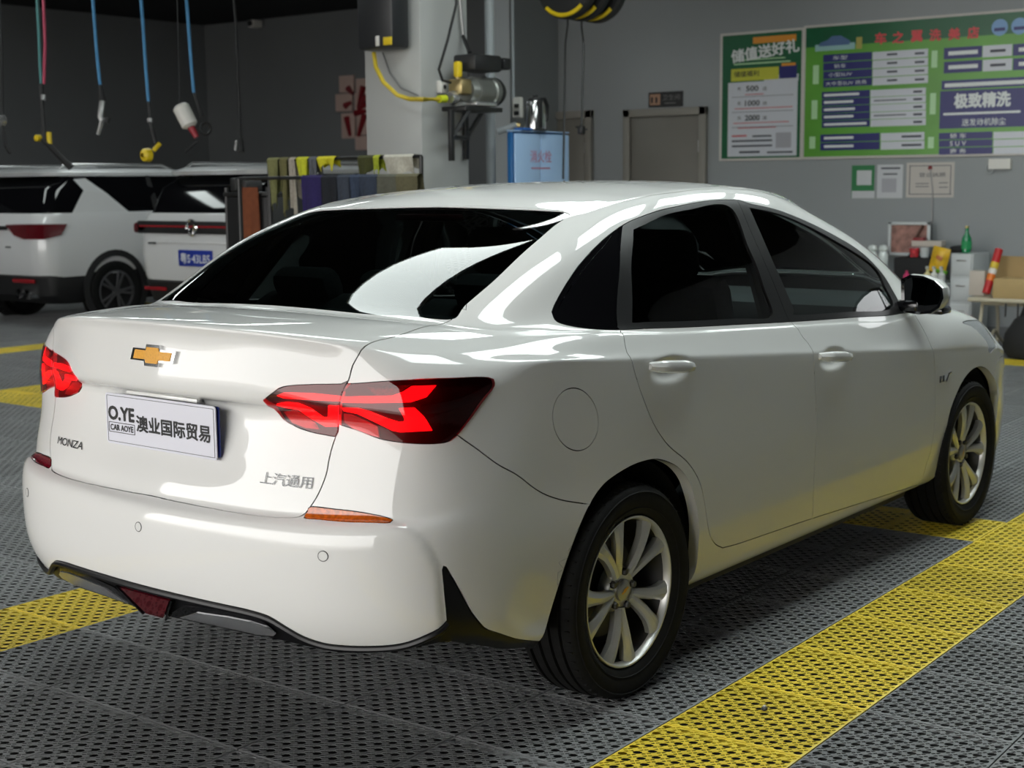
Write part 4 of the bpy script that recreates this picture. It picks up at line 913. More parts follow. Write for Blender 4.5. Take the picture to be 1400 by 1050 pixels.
# --- wheels
M_alloy = mat('alloy_silver', (.66, .66, .64), .34, metal=.55, coat=.3); M_disc = mat('brake_steel', (.10, .10, .10), .45, metal=.8)
M_tyre = mat('tyre_rubber', (.008, .008, .008), .7, noise=.25, scale=40, bump=.05, spec=.2)
def make_wheel():
    r = empty('wheel'); R, W = .3165, .205
    prof = [(.222, .072), (.232, .088), (.262, .100), (.287, .101), (.302, .096), (.3105, .086), (.3145, .074)]
    tr = []
    for gx in (.058, .020, -.020, -.058): tr += [(R, gx+.006), (R-.009, gx+.0045), (R-.009, gx-.0045), (R, gx-.006)]
    P = prof+tr+[(a, -b) for a, b in prof[::-1]]
    MB().lathe(P, 'y', n=72).build('tyre', M_tyre, r)
    # sidewall rings and shoulder sipes
    MB().lathe([(.2455, .0955), (.2475, .0985), (.2495, .0975)], 'y', n=72).lathe([(.2925, .1005), (.2945, .1025), (.2965, .0995)], 'y', n=72).build('sidewall_ring', M_tyre, r)
    sp = MB()
    for k in range(60):
        a = k*2*math.pi/60; Rm = Matrix.Rotation(a, 3, 'Y'); p = Rm @ Vector((.3125, .079, 0)); sp.box(tuple(p), (.006, .016, .0045), 0, Rm)
    tag(sp.build('tread_block', M_tyre, r), kind='stuff')
    MB().lathe([(.2235, .080), (.2220, .0845), (.2175, .0845), (.2130, .078), (.2095, .062)], 'y', n=64).build('rim', M_alloy, r)
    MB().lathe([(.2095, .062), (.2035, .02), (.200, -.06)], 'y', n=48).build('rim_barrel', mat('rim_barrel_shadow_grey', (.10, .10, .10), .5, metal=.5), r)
    MB().lathe([(.0, -.012), (.150, -.012), (.150, -.03)], 'y', n=40).build('brake_disc', M_disc, r)
    MB().lathe([(.0, -.04), (.205, -.04)], 'y', n=40).build('wheel_back', M_dark, r)
    for k in range(10):
        # alternating spokes lean together in pairs
        a = k*math.pi/5+(.085 if k % 2 else -.085); lean = (-.10 if k % 2 else .10); s = MB(); V = []; st = 7
        for i in range(st):
            t = i/(st-1); rr = .052+t*.1645; wd = .0135+.0085*t+.035*max(0, t-.72); y = .058+.022*math.sin(t*1.9)-.004*t; an = a+lean*(t-.5)*1.5-lean*.3
            e = Vector((math.cos(an), 0, -math.sin(an))); tn = Vector((math.sin(an), 0, math.cos(an))); c = e*rr
            for off, dy in ((-1, -.026), (-1, -.007), (-.55, .001), (.15, .004), (.75, -.004), (1, -.010), (1, -.026)): V.append(tuple(c+tn*(wd*off)+Vector((0, y+dy, 0))))
        F = [(i*7+j, (i+1)*7+j, (i+1)*7+j+1, i*7+j+1) for i in range(st-1) for j in range(6)]+[tuple(range(7)), tuple((st-1)*7+j for j in range(6, -1, -1))]
        s.add(V, F, False); s.build('spoke', M_alloy, r)
    MB().lathe([(.0, .052), (.064, .050), (.070, .040), (.072, .015)], 'y', n=30).build('hub', M_alloy, r)
    cap_ = MB().lathe([(.0, .0640), (.026, .0635), (.0325, .060), (.0335, .048)], 'y', n=24).build('centre_cap', mat('cap_silver', (.42, .42, .42), .35, metal=.8), r)
    pyd('cap_badge', [(a*.20, .0650, b*.20) for a, b in bow], [tuple(range(12))], M_gold, cap_)
    for k in range(5):
        a = k*2*math.pi/5+.3; c = (math.cos(a)*.054, .052, -math.sin(a)*.054)
        MB().lathe([(.0, .012), (.009, .011), (.0115, .005), (.0115, -.004)], 'y', c, 6, False).build('lug_nut', M_disc, r)
    for o in r.children: o.visible_shadow = True
    return r
w0 = make_wheel(); WZ = .3155
spots = [(0, -.790, math.pi, .45), (2.64, -.792, math.pi, 1.15), (0, .790, 0, .2), (2.64, .792, 0, .7)]
for i, (x, y, rz, ry) in enumerate(spots):
    o = w0 if i == 0 else copy_tree(w0)
    o.parent = sedan; o.rotation_mode = 'XYZ'; o.location = (x, y, WZ); o.rotation_euler = (0, ry, rz)
    # dark wheel housing
    sg = -1 if y < 0 else 1; wl = MB(); n = 28; V = []; R = .385
    for k in range(n+1):
        a = -.12+k*(math.pi+.24)/n
        for yy in (.838, .60): V.append((x+math.cos(a)*R*(1.0), sg*yy, .325+math.sin(a)*R*.985))
    wl.add(V, [(2*k, 2*k+1, 2*k+3, 2*k+2) for k in range(n)], True)
    wl.add([V[2*k+1] for k in range(n+1)], [tuple(range(n+1))]); wl.build('wheel_housing', M_dark, sedan)
# arch flanges: the painted edge turns in round each wheel
for k, nm in (('arch_r', 'arch_lip'), ('arch_f', 'arch_lip')):
    L = PL[k]; X_, N_ = SURF.ev(L[:, 0], L[:, 1])
    for sg in (-1, 1):
        A = X_-N_*.002; Bv = X_*[1, 0, 1]+np.stack([0*X_[:, 0], X_[:, 1]-.035, 0*X_[:, 0]], 1); n = len(L)
        V = np.vstack([A, Bv])*[1, sg, 1]; pyd(nm, V, [(i, i+1, n+i+1, n+i) for i in range(n-1)], M_paint, sedan, True)
# underbody, sills and exhaust box
ub = MB(); ub.box((1.32, 0, .235), (1.75, 1.58, .09), .02); ub.box((-.55, 0, .34), (.45, 1.05, .08), .03); ub.box((3.0, 0, .235), (.5, 1.2, .08), .02); ub.box((0, 0, .33), (.9, 1.0, .12), .03); ub.build('underbody', M_dark, sedan)
MB().box((-.72, .1, .36), (.2, .7, .10), .04).build('silencer', M_disc, sedan)

# --- cabin
M_seat = mat('seat_fabric', (.020, .021, .022), .85, noise=.2, scale=60); M_dash = mat('dash_plastic', (.03, .031, .033), .6)
def soft(c, d, b, name, m, parent, rot=None): return MB().box(c, d, b, rot).build(name, m, parent)
for sy in (-1, 1):
    s = empty('front_seat'); s.parent = sedan; tilt = Matrix.Rotation(-.30, 3, 'Y')
    soft((1.42, sy*.37, .56), (.50, .48, .16), .06, 'seat_cushion', M_seat, s)
    soft((1.08, sy*.37, .87), (.15, .48, .62), .07, 'backrest', M_seat, s, tilt); soft((.965, sy*.37, 1.235), (.11, .27, .19), .05, 'headrest', M_seat, s, tilt)
    MB().tube([(1.0, sy*.37-.06, 1.10), (.97, sy*.37-.06, 1.20)], .007, 6).tube([(1.0, sy*.37+.06, 1.10), (.97, sy*.37+.06, 1.20)], .007, 6).build('headrest_post', M_chrome, s)
s = empty('rear_seat'); s.parent = sedan; tilt = Matrix.Rotation(-.42, 3, 'Y')
soft((.42, 0, .55), (.52, 1.32, .17), .06, 'seat_cushion', M_seat, s); soft((.09, 0, .86), (.16, 1.32, .58), .06, 'backrest', M_seat, s, tilt)
for y in (-.40, 0, .40): soft((-.03, y, 1.16), (.10, .27, .13), .045, 'headrest', M_seat, s, tilt)
soft((-.26, 0, 1.08), (.42, 1.25, .025), .01, 'parcel_shelf', M_dash, sedan)
soft((2.28, 0, .90), (.62, 1.42, .22), .08, 'dashboard', M_dash, sedan); soft((2.0, .37, 1.01), (.18, .42, .09), .04, 'instrument_cowl', M_dash, sedan)
MB().tube([(1.80+.06*math.sin(a), .37+.185*math.cos(a), .93+.175*math.sin(a)) for a in np.linspace(0, 2*math.pi, 33)], .016, 8, False).tube([(1.80, .19, .93), (1.83, .37, .92), (1.80, .55, .93)], .014, 8).build('steering_wheel', M_dash, sedan)
soft((1.62, 0, 1.395), (.03, .24, .07), .015, 'rear_view_mirror', M_dash, sedan); MB().tube([(1.62, 0, 1.40), (1.70, 0, 1.425)], .008, 6).build('mirror_stalk', M_dash, sedan)
soft((.135, 0, 1.385), (.07, .24, .022), .008, 'high_stop_lamp', mat('dark_red_lamp', (.05, .008, .01), .3), sedan)
soft((1.3, 0, .30), (2.3, 1.45, .03), .01, 'cabin_floor', M_dark, sedan)
for sy in (-1, 1): MB().tube([(.98, sy*.79, 1.0), (.96, sy*.73, 1.22), (.95, sy*.655, 1.40)], .028, 8).build('centre_pillar', M_dash, sedan)

# ================================================================ THINGS ROUND THE BAY
def thing(name, base, label, cat, group=None): return empty(name, tuple(float(c) for c in base), 0, label, cat, group)
def put(e, mb, name, m):
    """build a part whose points are given in world coordinates under the thing e"""
    b = e.location; mb.V = [(v[0]-b.x, v[1]-b.y, v[2]-b.z) for v in mb.V]
    return mb.build(name, m, e)
def solo(mb, name, m, base, label, cat, group=None):
    b = [float(c) for c in base]; mb.V = [(v[0]-b[0], v[1]-b[1], v[2]-b[2]) for v in mb.V]
    o = mb.build(name, m, None, b); return tag(o, label, cat, group)
def words(e, name, body, m, centre, wd, ht, axis='x', bold=0.0, roll=0.0, thick=0):
    """flat lettering on a wall facing -x or -y, centre in world coordinates"""
    b = e.location
    def f(p, q):
        p, q = p*math.cos(roll)-q*math.sin(roll), p*math.sin(roll)+q*math.cos(roll)
        return (centre[0]-b.x, centre[1]-p-b.y, centre[2]+q-b.z) if axis == 'x' else (centre[0]+p-b.x, centre[1]-b.y, centre[2]+q-b.z)
    return lettering(name, body, m, f, wd, ht, e, bold, thick=thick)

# ---------------------------------------------------------------- the two white SUVs in the next bays
def ring(z, xr, xf, w_, rr, rf, n=6):
    """rounded plan outline, anticlockwise from the rear right corner"""
    P = []
    for cx, cy, r, a0 in ((xr+rr, -w_+rr, rr, math.pi), (xf-rf, -w_+rf, rf, 1.5*math.pi), (xf-rf, w_-rf, rf, 0), (xr+rr, w_-rr, rr, .5*math.pi)):
        P += [(cx+r*math.cos(a0+k*math.pi/2/n), cy+r*math.sin(a0+k*math.pi/2/n), z) for k in range(n+1)]
    return P
def loft(mb, rows_, top=True, bot=False):
    R = [ring(*r) for r in rows_]; n = len(R[0]); V = [p for r in R for p in r]
    F = [(i*n+k, i*n+(k+1) % n, (i+1)*n+(k+1) % n, (i+1)*n+k) for i in range(len(R)-1) for k in range(n)]
    if top: F.append(tuple((len(R)-1)*n+k for k in range(n)))
    if bot: F.append(tuple(range(n))[::-1])
    return mb.add(V, F, True)
M_suvw = mat('suv_white_paint', (.66, .67, .68), .3, coat=1); M_suvg = mat('suv_dark_glass', (.004, .004, .005), .06, spec=.4); M_clad = mat('suv_black_cladding', (.013, .013, .014), .55)
M_redl = mat('suv_red_lens', (.10, .004, .008), .2, coat=1); M_silver = mat('silver_trim', (.6, .6, .6), .25, metal=.8)
def make_suv(label, pos, belt, roofz, kind):
    s = empty('suv', (pos[0], pos[1], 0), 0, label, 'car'); wb = 2.68
    loft(MB(), [(.24, -.66, 3.35, .80, .2, .3), (.34, -.84, 3.5, .88, .2, .35), (.54, -.90, 3.58, .905, .2, .35), (.56, -.89, 3.56, .90, .2, .35)]).build('lower_cladding', M_clad, s)
    loft(MB(), [(.54, -.885, 3.56, .905, .22, .4), (.60, -.905, 3.58, .92, .22, .4), (.80, -.93, 3.56, .928, .24, .42), (1.0, -.92, 3.5, .928, .24, .45), (belt-.05, -.885, 3.4, .912, .24, .5), (belt, -.86, 3.3, .885, .24, .5)]).build('body', M_suvw, s)
    loft(MB(), [(belt, -.80, 2.45, .855, .14, .3), (belt+.25, -.70, 1.95, .79, .14, .3), (roofz-.09, -.50, 1.42, .70, .16, .25)]).build('window_band', M_suvg, s)
    loft(MB(), [(roofz-.095, -.66, 1.40, .715, .20, .3), (roofz-.055, -.69, 1.36, .715, .22, .3), (roofz-.02, -.60, 1.28, .66, .25, .3), (roofz, -.40, 1.1, .50, .25, .3)]).build('roof', M_suvw, s)
    for y in (-.62, .62): MB().tube([(-.45, y, roofz-.02), (-.38, y, roofz+.025), (.95, y, roofz+.03), (1.1, y, roofz-.02)], .016, 8).build('roof_rail', M_silver, s)
    for y in (-.60, .60):
        t = MB(); sg = -1 if y < 0 else 1
        if kind == 1: # broad white rear pillar
            t.add([(-.50, sg*.868, belt-.02), (.28, sg*.884, belt-.02), (.02, sg*.822, belt+.20), (-.28, sg*.806, belt+.24), (-.20, sg*.740, belt+.37), (-.36, sg*.742, belt+.36)], [(0, 1, 2, 3), (3, 2, 4, 5)])
            t.build('rear_pillar', M_suvw, s)
        else:
            t.add([(-.66, sg*.868, belt-.02), (-.56, sg*.882, belt-.02), (-.40, sg*.735, roofz-.08), (-.46, sg*.72, roofz-.08)], [(0, 1, 2, 3)]); t.build('rear_pillar', M_silver, s)
        MB().add([(.62, sg*.872, belt-.01), (.70, sg*.876, belt-.01), (.68, sg*.735, roofz-.09), (.62, sg*.73, roofz-.09)], [(0, 1, 2, 3)]).build('door_pillar', M_clad, s)
    for x in (0, wb):
        for sg in (-1, 1):
            MB().lathe([(.0, sg*.900), (.425, sg*.918), (.43, sg*.935), (.36, sg*.945), (.355, sg*.90)], 'y', (x, 0, .38), 32).build('wheel_arch', M_clad, s)
            w_ = empty('wheel', (x, sg*.84, .345)); w_.parent = s
            MB().lathe([(.235, sg*.09), (.27, sg*.108), (.33, sg*.10), (.345, sg*.08), (.345, sg*-.09)], 'y', n=36).build('tyre', M_tyre, w_)
            sp = MB()
            for k in range(5):
                for d in (-.16, .16):
                    a = k*2*math.pi/5+d; Rm = Matrix.Rotation(a, 3, 'Y'); sp.box(tuple(Rm @ Vector((.135, sg*.095, 0))), (.20, .02, .026), .004, Rm)
            sp.lathe([(.236, sg*.095), (.22, sg*.10), (.215, sg*.05)], 'y', n=36).lathe([(0, sg*.105), (.05, sg*.10), (.055, sg*.08)], 'y', n=20).build('rim', mat('suv_rim', (.16, .16, .17), .35, metal=.7), w_)
            MB().lathe([(.0, sg*.04), (.22, sg*.04)], 'y', n=24).build('wheel_back', M_dark, w_)
    for sg in (-1, 1):
        for x in (.62, 1.6): MB().box((x, sg*.935, .93), (.22, .03, .035), .012).build('door_handle', M_suvw, s)
    MB().box((-.60, 0, belt+.02), (.02, .7, .03), .008, Matrix.Rotation(.3, 3, 'X')).build('rear_wiper', M_clad, s)
    if kind == 1:
        for sg in (-1, 1):
            V = [(-.928, sg*.30, 1.10), (-.93, sg*.66, 1.11), (-.855, sg*.885, 1.11), (-.60, sg*.935, 1.105), (-.68, sg*.938, .99), (-.87, sg*.885, .95), (-.94, sg*.64, .95), (-.94, sg*.46, .99)]
            V2 = [(x-.008, y*1.008, z) for x, y, z in V]; n = len(V)
            MB().add(V2, [(0, 1, 6, 7), (1, 2, 5, 6), (2, 3, 4, 5)], True).build('tail_lamp', M_redl, s)
            MB().box((-.915, sg*.55, .50), (.02, .40, .045), .01).build('reflector', mat('suv_reflector', (.25, .01, .015), .25), s)
            for d in (0, .15): MB().tube([(-.94, sg*(.48+d), .36), (-.80, sg*(.48+d), .36)], .055, 14, False).build('exhaust_tip', M_chrome, s)
        MB().box((-.934, 0, 1.065), (.015, .66, .045), .006).build('lamp_bar', M_clad, s)
        MB().box((-.940, -.34, .86), (.006, .10, .018), .002).build('model_emblem', M_chrome, s)
    else:
        MB().box((-.925, 0, 1.09), (.03, 1.66, .125), .008).build('lamp_bar', M_clad, s)
        MB().box((-.942, 0, 1.10), (.006, 1.6, .018), .002).build('red_light_line', mat('suv_red_line', (.30, .008, .015), .3), s)
        for sg in (-1, 1): MB().box((-.88, sg*.80, 1.08), (.12, .22, .11), .03).build('tail_lamp', M_redl, s)
        rg = MB().lathe([(.085, -.950), (.072, -.962), (.060, -.950)], 'x', (0, 0, 1.09), 24).tube([(-.953, .055, 1.135), (-.953, .022, 1.035), (-.953, 0, 1.08), (-.953, -.022, 1.035), (-.953, -.055, 1.135)], .009, 6); rg.build('round_emblem', M_chrome, s)
        MB().box((-.935, -.03, .79), (.012, .50, .16), .004).build('licence_plate', mat('suv_plate_blue', srgb(28, 52, 150), .4), s)
        words(s, 'plate_lettering', '粤S·43LB5', mat('plate_white_print', (.7, .72, .75), .5), (pos[0]-.943, pos[1]-.03, .79), .43, .105, thick=.0015)
        MB().box((-.930, 0, .94), (.012, 1.2, .02), .004).build('boot_crease', M_suvw, s)
        MB().box((-.936, .62, .93), (.006, .12, .022), .002).build('model_emblem', M_chrome, s)
        for sg in (-1, 1): MB().box((-.915, sg*.62, .47), (.02, .34, .04), .01).build('reflector', mat('suv_reflector', (.25, .01, .015), .25), s)
    return s
make_suv('white SUV with red lamps and twin exhaust tips at the left edge', (6.61, 10.97), 1.22, 1.71, 1)
make_suv('white SUV with a blue licence plate and a full-width lamp bar', (6.90, 7.98), 1.23, 1.70, 2)

# ---------------------------------------------------------------- hoses and wash guns hanging from the ceiling
M_hblue = mat('blue_hose', srgb(70, 140, 190), .45); M_hpink = mat('pink_hose', srgb(190, 70, 100), .45); M_hteal = mat('teal_hose', srgb(70, 130, 130), .45)
M_gun = mat('black_gun_plastic', (.014, .014, .015), .45); M_yel = mat('yellow_plastic', srgb(225, 195, 30), .4); M_grey = mat('grey_metal', (.32, .32, .32), .35, metal=.8)
def drop(px, py, D): return at_d(px, py, D)
def to_ceiling(px, py, D):
    p = drop(px, py, D); t = drop(px+(-3), 0, D); d = (t-p)/(t[2]-p[2]); return p+d*(ZC-p[2])
HD = 12.2
def hanging(label, line, hose_m, gun, D=HD, r=.014, name='wash_hose'):
    pts_ = [to_ceiling(*line[0], D)]+[drop(x, y, D) for x, y in line]
    e = thing(name, pts_[-1], label, 'hose', 'wash hoses hanging from the ceiling')
    put(e, MB().tube(pts_, r, 8), 'hose', hose_m); gun(e, D)
    return e
def gun1(e, D):
    q = [drop(x, y, D) for x, y in ((56, 115), (58, 150), (61, 195))]; put(e, MB().tube(q, [.022, .016, .02], 8), 'grip', M_gun)
    put(e, MB().tube([drop(58, 190, D), drop(97, 229, D)], [.022, .032], 8), 'lance', M_gun)
    for x, y, r in ((52, 189, .028),): put(e, MB().lathe([(0, -.03), (r, -.02), (r, .02), (0, .03)], 'x', tuple(drop(x, y, D)), 12), 'knob', M_yel)
    put(e, MB().tube([drop(67, 181, D), drop(68, 197, D)], .022, 8), 'trigger_cap', M_yel); put(e, MB().tube([drop(59, 130, D), drop(59, 137, D)], .024, 8), 'coupling', M_grey)
    put(e, MB().tube([to_ceiling(56, 90, D)+[0, -.05, 0], drop(57, 60, D)+[0, -.05, 0], drop(60, 115, D)], .013, 8), 'second_hose', M_hpink)
hanging('teal and pink hoses with a black lance and yellow knobs, leftmost', [(54, 60), (55, 90), (57, 118)], M_hteal, gun1)
def gun2(e, D):
    put(e, MB().tube([drop(137, 115, D), drop(140, 138, D)], [.012, .03], 8), 'hose_end', M_gun); put(e, MB().tube([drop(140, 138, D), drop(137, 160, D), drop(140, 165, D)], .026, 8), 'body', M_grey)
    put(e, MB().tube([drop(140, 162, D), drop(134, 184, D)], [.022, .016], 8), 'nozzle', M_silver); put(e, MB().tube([drop(148, 161, D), drop(146, 168, D)], .02, 8), 'trigger', M_gun)
hanging('blue hose with a silver spray gun, second from the left', [(130, 40), (133, 80), (137, 116)], M_hblue, gun2)
def gun3(e, D):
    put(e, MB().tube([drop(203, 138, D), drop(206, 170, D), drop(213, 196, D)], [.012, .014, .02], 8), 'grip', M_gun); put(e, MB().tube([drop(205, 162, D), drop(205, 167, D)], .026, 8), 'coupling', M_grey)
    put(e, MB().tube([drop(219, 196, D), drop(210, 206, D)], .02, 8), 'handle', M_yel); put(e, MB().lathe([(.02, -.05), (.055, -.03), (.06, .02), (.02, .05)], 'x', tuple(drop(201, 212, D)), 12), 'foam_nozzle', M_yel)
hanging('blue hose ending in a yellow foam nozzle above the SUV roof', [(196, 40), (199, 90), (203, 139)], M_hblue, gun3)
def gun4(e, D):
    put(e, MB().tube([drop(265, 126, D), drop(272, 148, D), drop(276, 160, D)], [.012, .016, .024], 8), 'hose_end', M_gun)
    rr = [drop(281+7*math.cos(a), 176+8*math.sin(a), D) for a in np.linspace(0, 2*math.pi, 17)]; put(e, MB().tube(rr, .013, 6, False), 'trigger_guard', M_gun); put(e, MB().tube([drop(270, 193, D), drop(253, 208, D)], .011, 6), 'lance', M_gun)
hanging('blue hose with a black ring-handled gun, by the far corner', [(258, 40), (261, 80), (265, 127)], M_hblue, gun4)
bt = thing('spray_bottle', drop(262, 178, HD-.25), 'white bottle with a red neck hanging among the hoses', 'bottle')
a, b = np.array(drop(246, 144, HD-.25)), np.array(drop(261, 174, HD-.25)); put(bt, MB().tube([a, a+(b-a)*.1, a+(b-a)*.9, b], [.05, .072, .07, .04], 14), 'bottle_body', mat('white_plastic', (.72, .70, .66), .4)); put(bt, MB().tube([to_ceiling(246, 100, HD-.25), a], .004, 6), 'string', M_gun); put(bt, MB().tube([b, drop(269, 188, HD-.25)], [.03, .022], 10), 'bottle_neck', mat('red_plastic', srgb(150, 20, 40), .4))
def gun0(e, D): put(e, MB().tube([drop(5, 180, D), drop(8, 200, D), drop(14, 210, D)], .014, 6), 'lance', M_gun); put(e, MB().lathe([(0, -.03), (.05, -.02), (.05, .02), (0, .03)], 'x', tuple(drop(2, 165, D)), 10), 'coupling', M_silver)
hanging('black hose cut off by the left edge of the picture', [(2, 60), (3, 120), (4, 182)], M_gun, gun0, r=.01)
e = thing('pull_cord', drop(327, 200, 12.6), 'black cord with a weight hanging before the far wall', 'cord')
put(e, MB().tube([to_ceiling(323, 40, 12.6), drop(323, 40, 12.6), drop(326, 120, 12.6), drop(329, 192, 12.6)], .012, 8), 'cord', M_gun); put(e, MB().tube([drop(329, 190, 12.6), drop(329, 208, 12.6)], [.02, .035], 10), 'weight', M_gun); put(e, MB().tube([drop(323, 192, 12.6), drop(322, 206, 12.6)], .014, 8), 'hook', M_silver)
# security camera on the far wall
c = on_x(352, 33, X2-.12); e = thing('security_camera', c, 'small white security camera high on the far wall', 'camera'); put(e, MB().box((c[0]-.05, c[1], c[2]), (.22, .13, .12), .02), 'housing', mat('white_plastic', (.72, .70, .66), .4)); put(e, MB().lathe([(0, -.01), (.05, -.01), (.05, .02)], 'x', (c[0]-.165, c[1], c[2]), 14), 'lens', M_gun); put(e, MB().tube([(c[0]+.05, c[1], c[2]), (X2-.002, c[1], c[2]+.05)], .02, 8), 'bracket', M_grey)

# red-and-cream character tiles on the far wall
M_cream = mat('cream_tile', srgb(190, 165, 155), .5); M_dred = mat('dark_red_print', srgb(120, 12, 24), .5)
e = thing('wall_tile_sign', on_x(482, 150, X2), 'cream square tiles with dark red brush strokes beside the column', 'sign')
for x0, y0, x1, y1 in ((466, 104, 486, 126), (489, 108, 504, 126), (461, 129, 484, 152), (487, 127, 508, 152), (469, 155, 488, 189), (490, 155, 510, 184), (488, 186, 508, 205)):
    a, b = on_x(x0, y0, X2), on_x(x1, y1, X2); put(e, MB().box((X2-.025, (a[1]+b[1])/2, (a[2]+b[2])/2), (.05, abs(a[1]-b[1]), abs(a[2]-b[2])), .008), 'tile', M_cream)
for pl_ in (((472, 145), (480, 140)), ((474, 160), (479, 186)), ((497, 118), (490, 148)), ((500, 130), (492, 150)), ((499, 156), (490, 186)), ((476, 120), (482, 128)), ((503, 140), (490, 150)), ((486, 155), (500, 152))):
    put(e, MB().tube([on_x(x, y, X2-.055) for x, y in pl_], [.055, .03], 6), 'brush_stroke', M_dred)

# ---------------------------------------------------------------- hose-reel box on the column and its yellow hose
bx0 = cx0-.24; a, b = on_x(488, 69, bx0), on_x(537, 70, bx0); xr_ = float(on_y(561, 68, float(b[1]))[0])
e = thing('hose_reel_box', ((bx0+cx0)/2, (a[1]+b[1])/2, a[2]), 'black hose-reel box with a yellow label high on the column', 'hose reel')
yy0, yy1 = float(b[1]), float(a[1]); zb_ = float(a[2])
put(e, MB().box(((bx0+min(xr_, cx0-.005))/2, (yy0+yy1)/2, zb_+.42), (min(xr_, cx0-.005)-bx0, yy1-yy0, .84), .03), 'casing', mat('box_dark_plastic', (.02, .021, .024), .4))
put(e, MB().lathe([(0, -.02), (.10, -.02), (.115, 0), (.115, .06), (0, .08)], 'y', (bx0+.115, yy1+.01, zb_+.55), 24), 'reel_side', M_gun)
q = on_x(530, 56, bx0-.004); put(e, MB().box((bx0-.004, q[1], q[2]), (.008, .085, .06), .003), 'yellow_label', M_yel); q = on_x(516, 56, bx0-.004); put(e, MB().box((bx0-.004, q[1], q[2]), (.008, .035, .075), .003), 'white_label', mat('white_plastic', (.72, .70, .66), .4))
e = thing('yellow_hose', on_x(512, 72, bx0+.1), 'yellow hose looping from the reel box to the pump', 'hose')
py_ = cy0-.22
put(e, MB().tube([on_x(511, 72, bx0+.08), on_x(514, 92, bx0+.06), on_x(524, 112, bx0+.04), on_x(543, 130, cx0-.16), on_x(560, 135.5, cx0-.12), on_y(580, 136, py_-.05), on_y(600, 135.5, py_)], .017, 10), 'hose', mat('yellow_hose_rubber', srgb(205, 180, 50), .45))
put(e, MB().tube([on_y(600, 135.5, py_), on_y(609, 135, py_)], .030, 10), 'coupling', mat('green_yellow_fitting', srgb(200, 210, 40), .4))
e = thing('grey_cable', on_x(540, 110, cx0-.02), 'thin grey cable drooping across the column below the reel box', 'cable')
put(e, MB().tube([on_x(523, 72, cx0-.012), on_x(533, 100, cx0-.012), on_x(548, 120, cx0-.012), on_x(572, 131, cx0-.012)], .006, 6), 'cable', mat('grey_cable_rubber', (.2, .2, .2), .5))

# ---------------------------------------------------------------- pressure pump on its bracket
M_cast = mat('cast_aluminium', (.30, .31, .29), .4, metal=.7); M_brass = mat('brass', (.42, .33, .16), .35, metal=.8)
Yp_ = cy0-.22
def PB(px, py): return on_y(px, py, Yp_)
e = thing('pressure_pump', PB(645, 146), 'black and grey pressure-washer pump mounted beside the column', 'pump')
c = PB(655, 125); put(e, MB().lathe([(0, -.16), (.08, -.16), (.095, -.12), (.10, .10), (.112, .11), (.112, .16), (.09, .19), (0, .20)], 'x', tuple(c), 20), 'motor', M_cast)
for k in range(7): put(e, MB().lathe([(.10, -.006), (.108, -.006), (.108, .006), (.10, .006)], 'x', (c[0]-.09+k*.028, c[1], c[2]), 20), 'cooling_fin', M_cast)
put(e, MB().lathe([(0, .16), (.108, .16), (.114, .19), (.09, .235), (0, .24)], 'x', tuple(c), 20), 'fan_cover', M_gun)
c2 = PB(653, 87); put(e, MB().box(tuple(c2), (.34, .22, .125), .02), 'control_box', M_gun); c3 = PB(683, 88); put(e, MB().box(tuple(c3), (.10, .16, .09), .015), 'switch_box', M_gun)
c4 = PB(626, 95); put(e, MB().box(tuple(c4), (.055, .055, .12), .015), 'valve_handle', M_yel); put(e, MB().tube([PB(626, 103), PB(627, 120)], .018, 8), 'valve_stem', M_brass)
c5 = PB(629, 119); put(e, MB().box(tuple(c5), (.13, .14, .12), .02), 'pump_head', M_brass); c6 = PB(619, 134); put(e, MB().lathe([(0, -.04), (.045, -.04), (.055, 0), (.03, .05), (0, .05)], 'x', tuple(c6), 14), 'inlet', M_silver)
put(e, MB().tube([PB(632, 110), PB(648, 112), PB(664, 108)], .02, 8), 'outlet_pipe', M_silver); put(e, MB().box(tuple(PB(652, 143)), (.26, .2, .03), .006), 'base_plate', M_silver)
c7 = on_y(604, 119, cy0-.03); e = thing('junction_box', c7, 'small white junction box on the column beside the pump', 'box'); put(e, MB().box(tuple(c7), (.07, .058, .10), .012), 'box_body', mat('white_plastic', (.72, .70, .66), .4)); put(e, MB().lathe([(0, -.004), (.018, -.004), (.018, .004)], 'y', (c7[0], c7[1]-.03, c7[2]), 12), 'socket_face', M_gun)
e = thing('pump_bracket', PB(640, 220), 'black triangular steel bracket carrying the pump', 'bracket')
put(e, MB().box(tuple(PB(646, 150)), (.46, .24, .035), .004), 'shelf_bar', M_blackmetal)
for y in (Yp_-.10, Yp_+.19):
    s_ = 0 if y < Yp_ else 1; x = 617+22*s_
    a, b = on_y(617+20*s_, 150, y), on_y(617+20*s_, 220-2*s_, y); put(e, MB().box(((a[0]+b[0])/2, y, (a[2]+b[2])/2), (.045, .03, a[2]-b[2]), .003), 'upright', M_blackmetal)
    put(e, MB().tube([on_y(618+20*s_, 188, y), on_y(640+20*s_, 152, y)], .02, 6), 'brace', M_blackmetal)
put(e, MB().tube([on_y(618, 188, Yp_-.10), on_y(640, 188, Yp_+.19)], .02, 6), 'cross_bar', M_blackmetal)
e = thing('power_cable', PB(606, 105), 'black cable hanging down to the pump from above', 'cable')
top_ = PB(625, 0); put(e, MB().tube([(top_[0], Yp_+.1, ZC), PB(624, 5), PB(612, 55), PB(600, 95), PB(605, 110), PB(616, 113)], .011, 8), 'cable', M_gun)
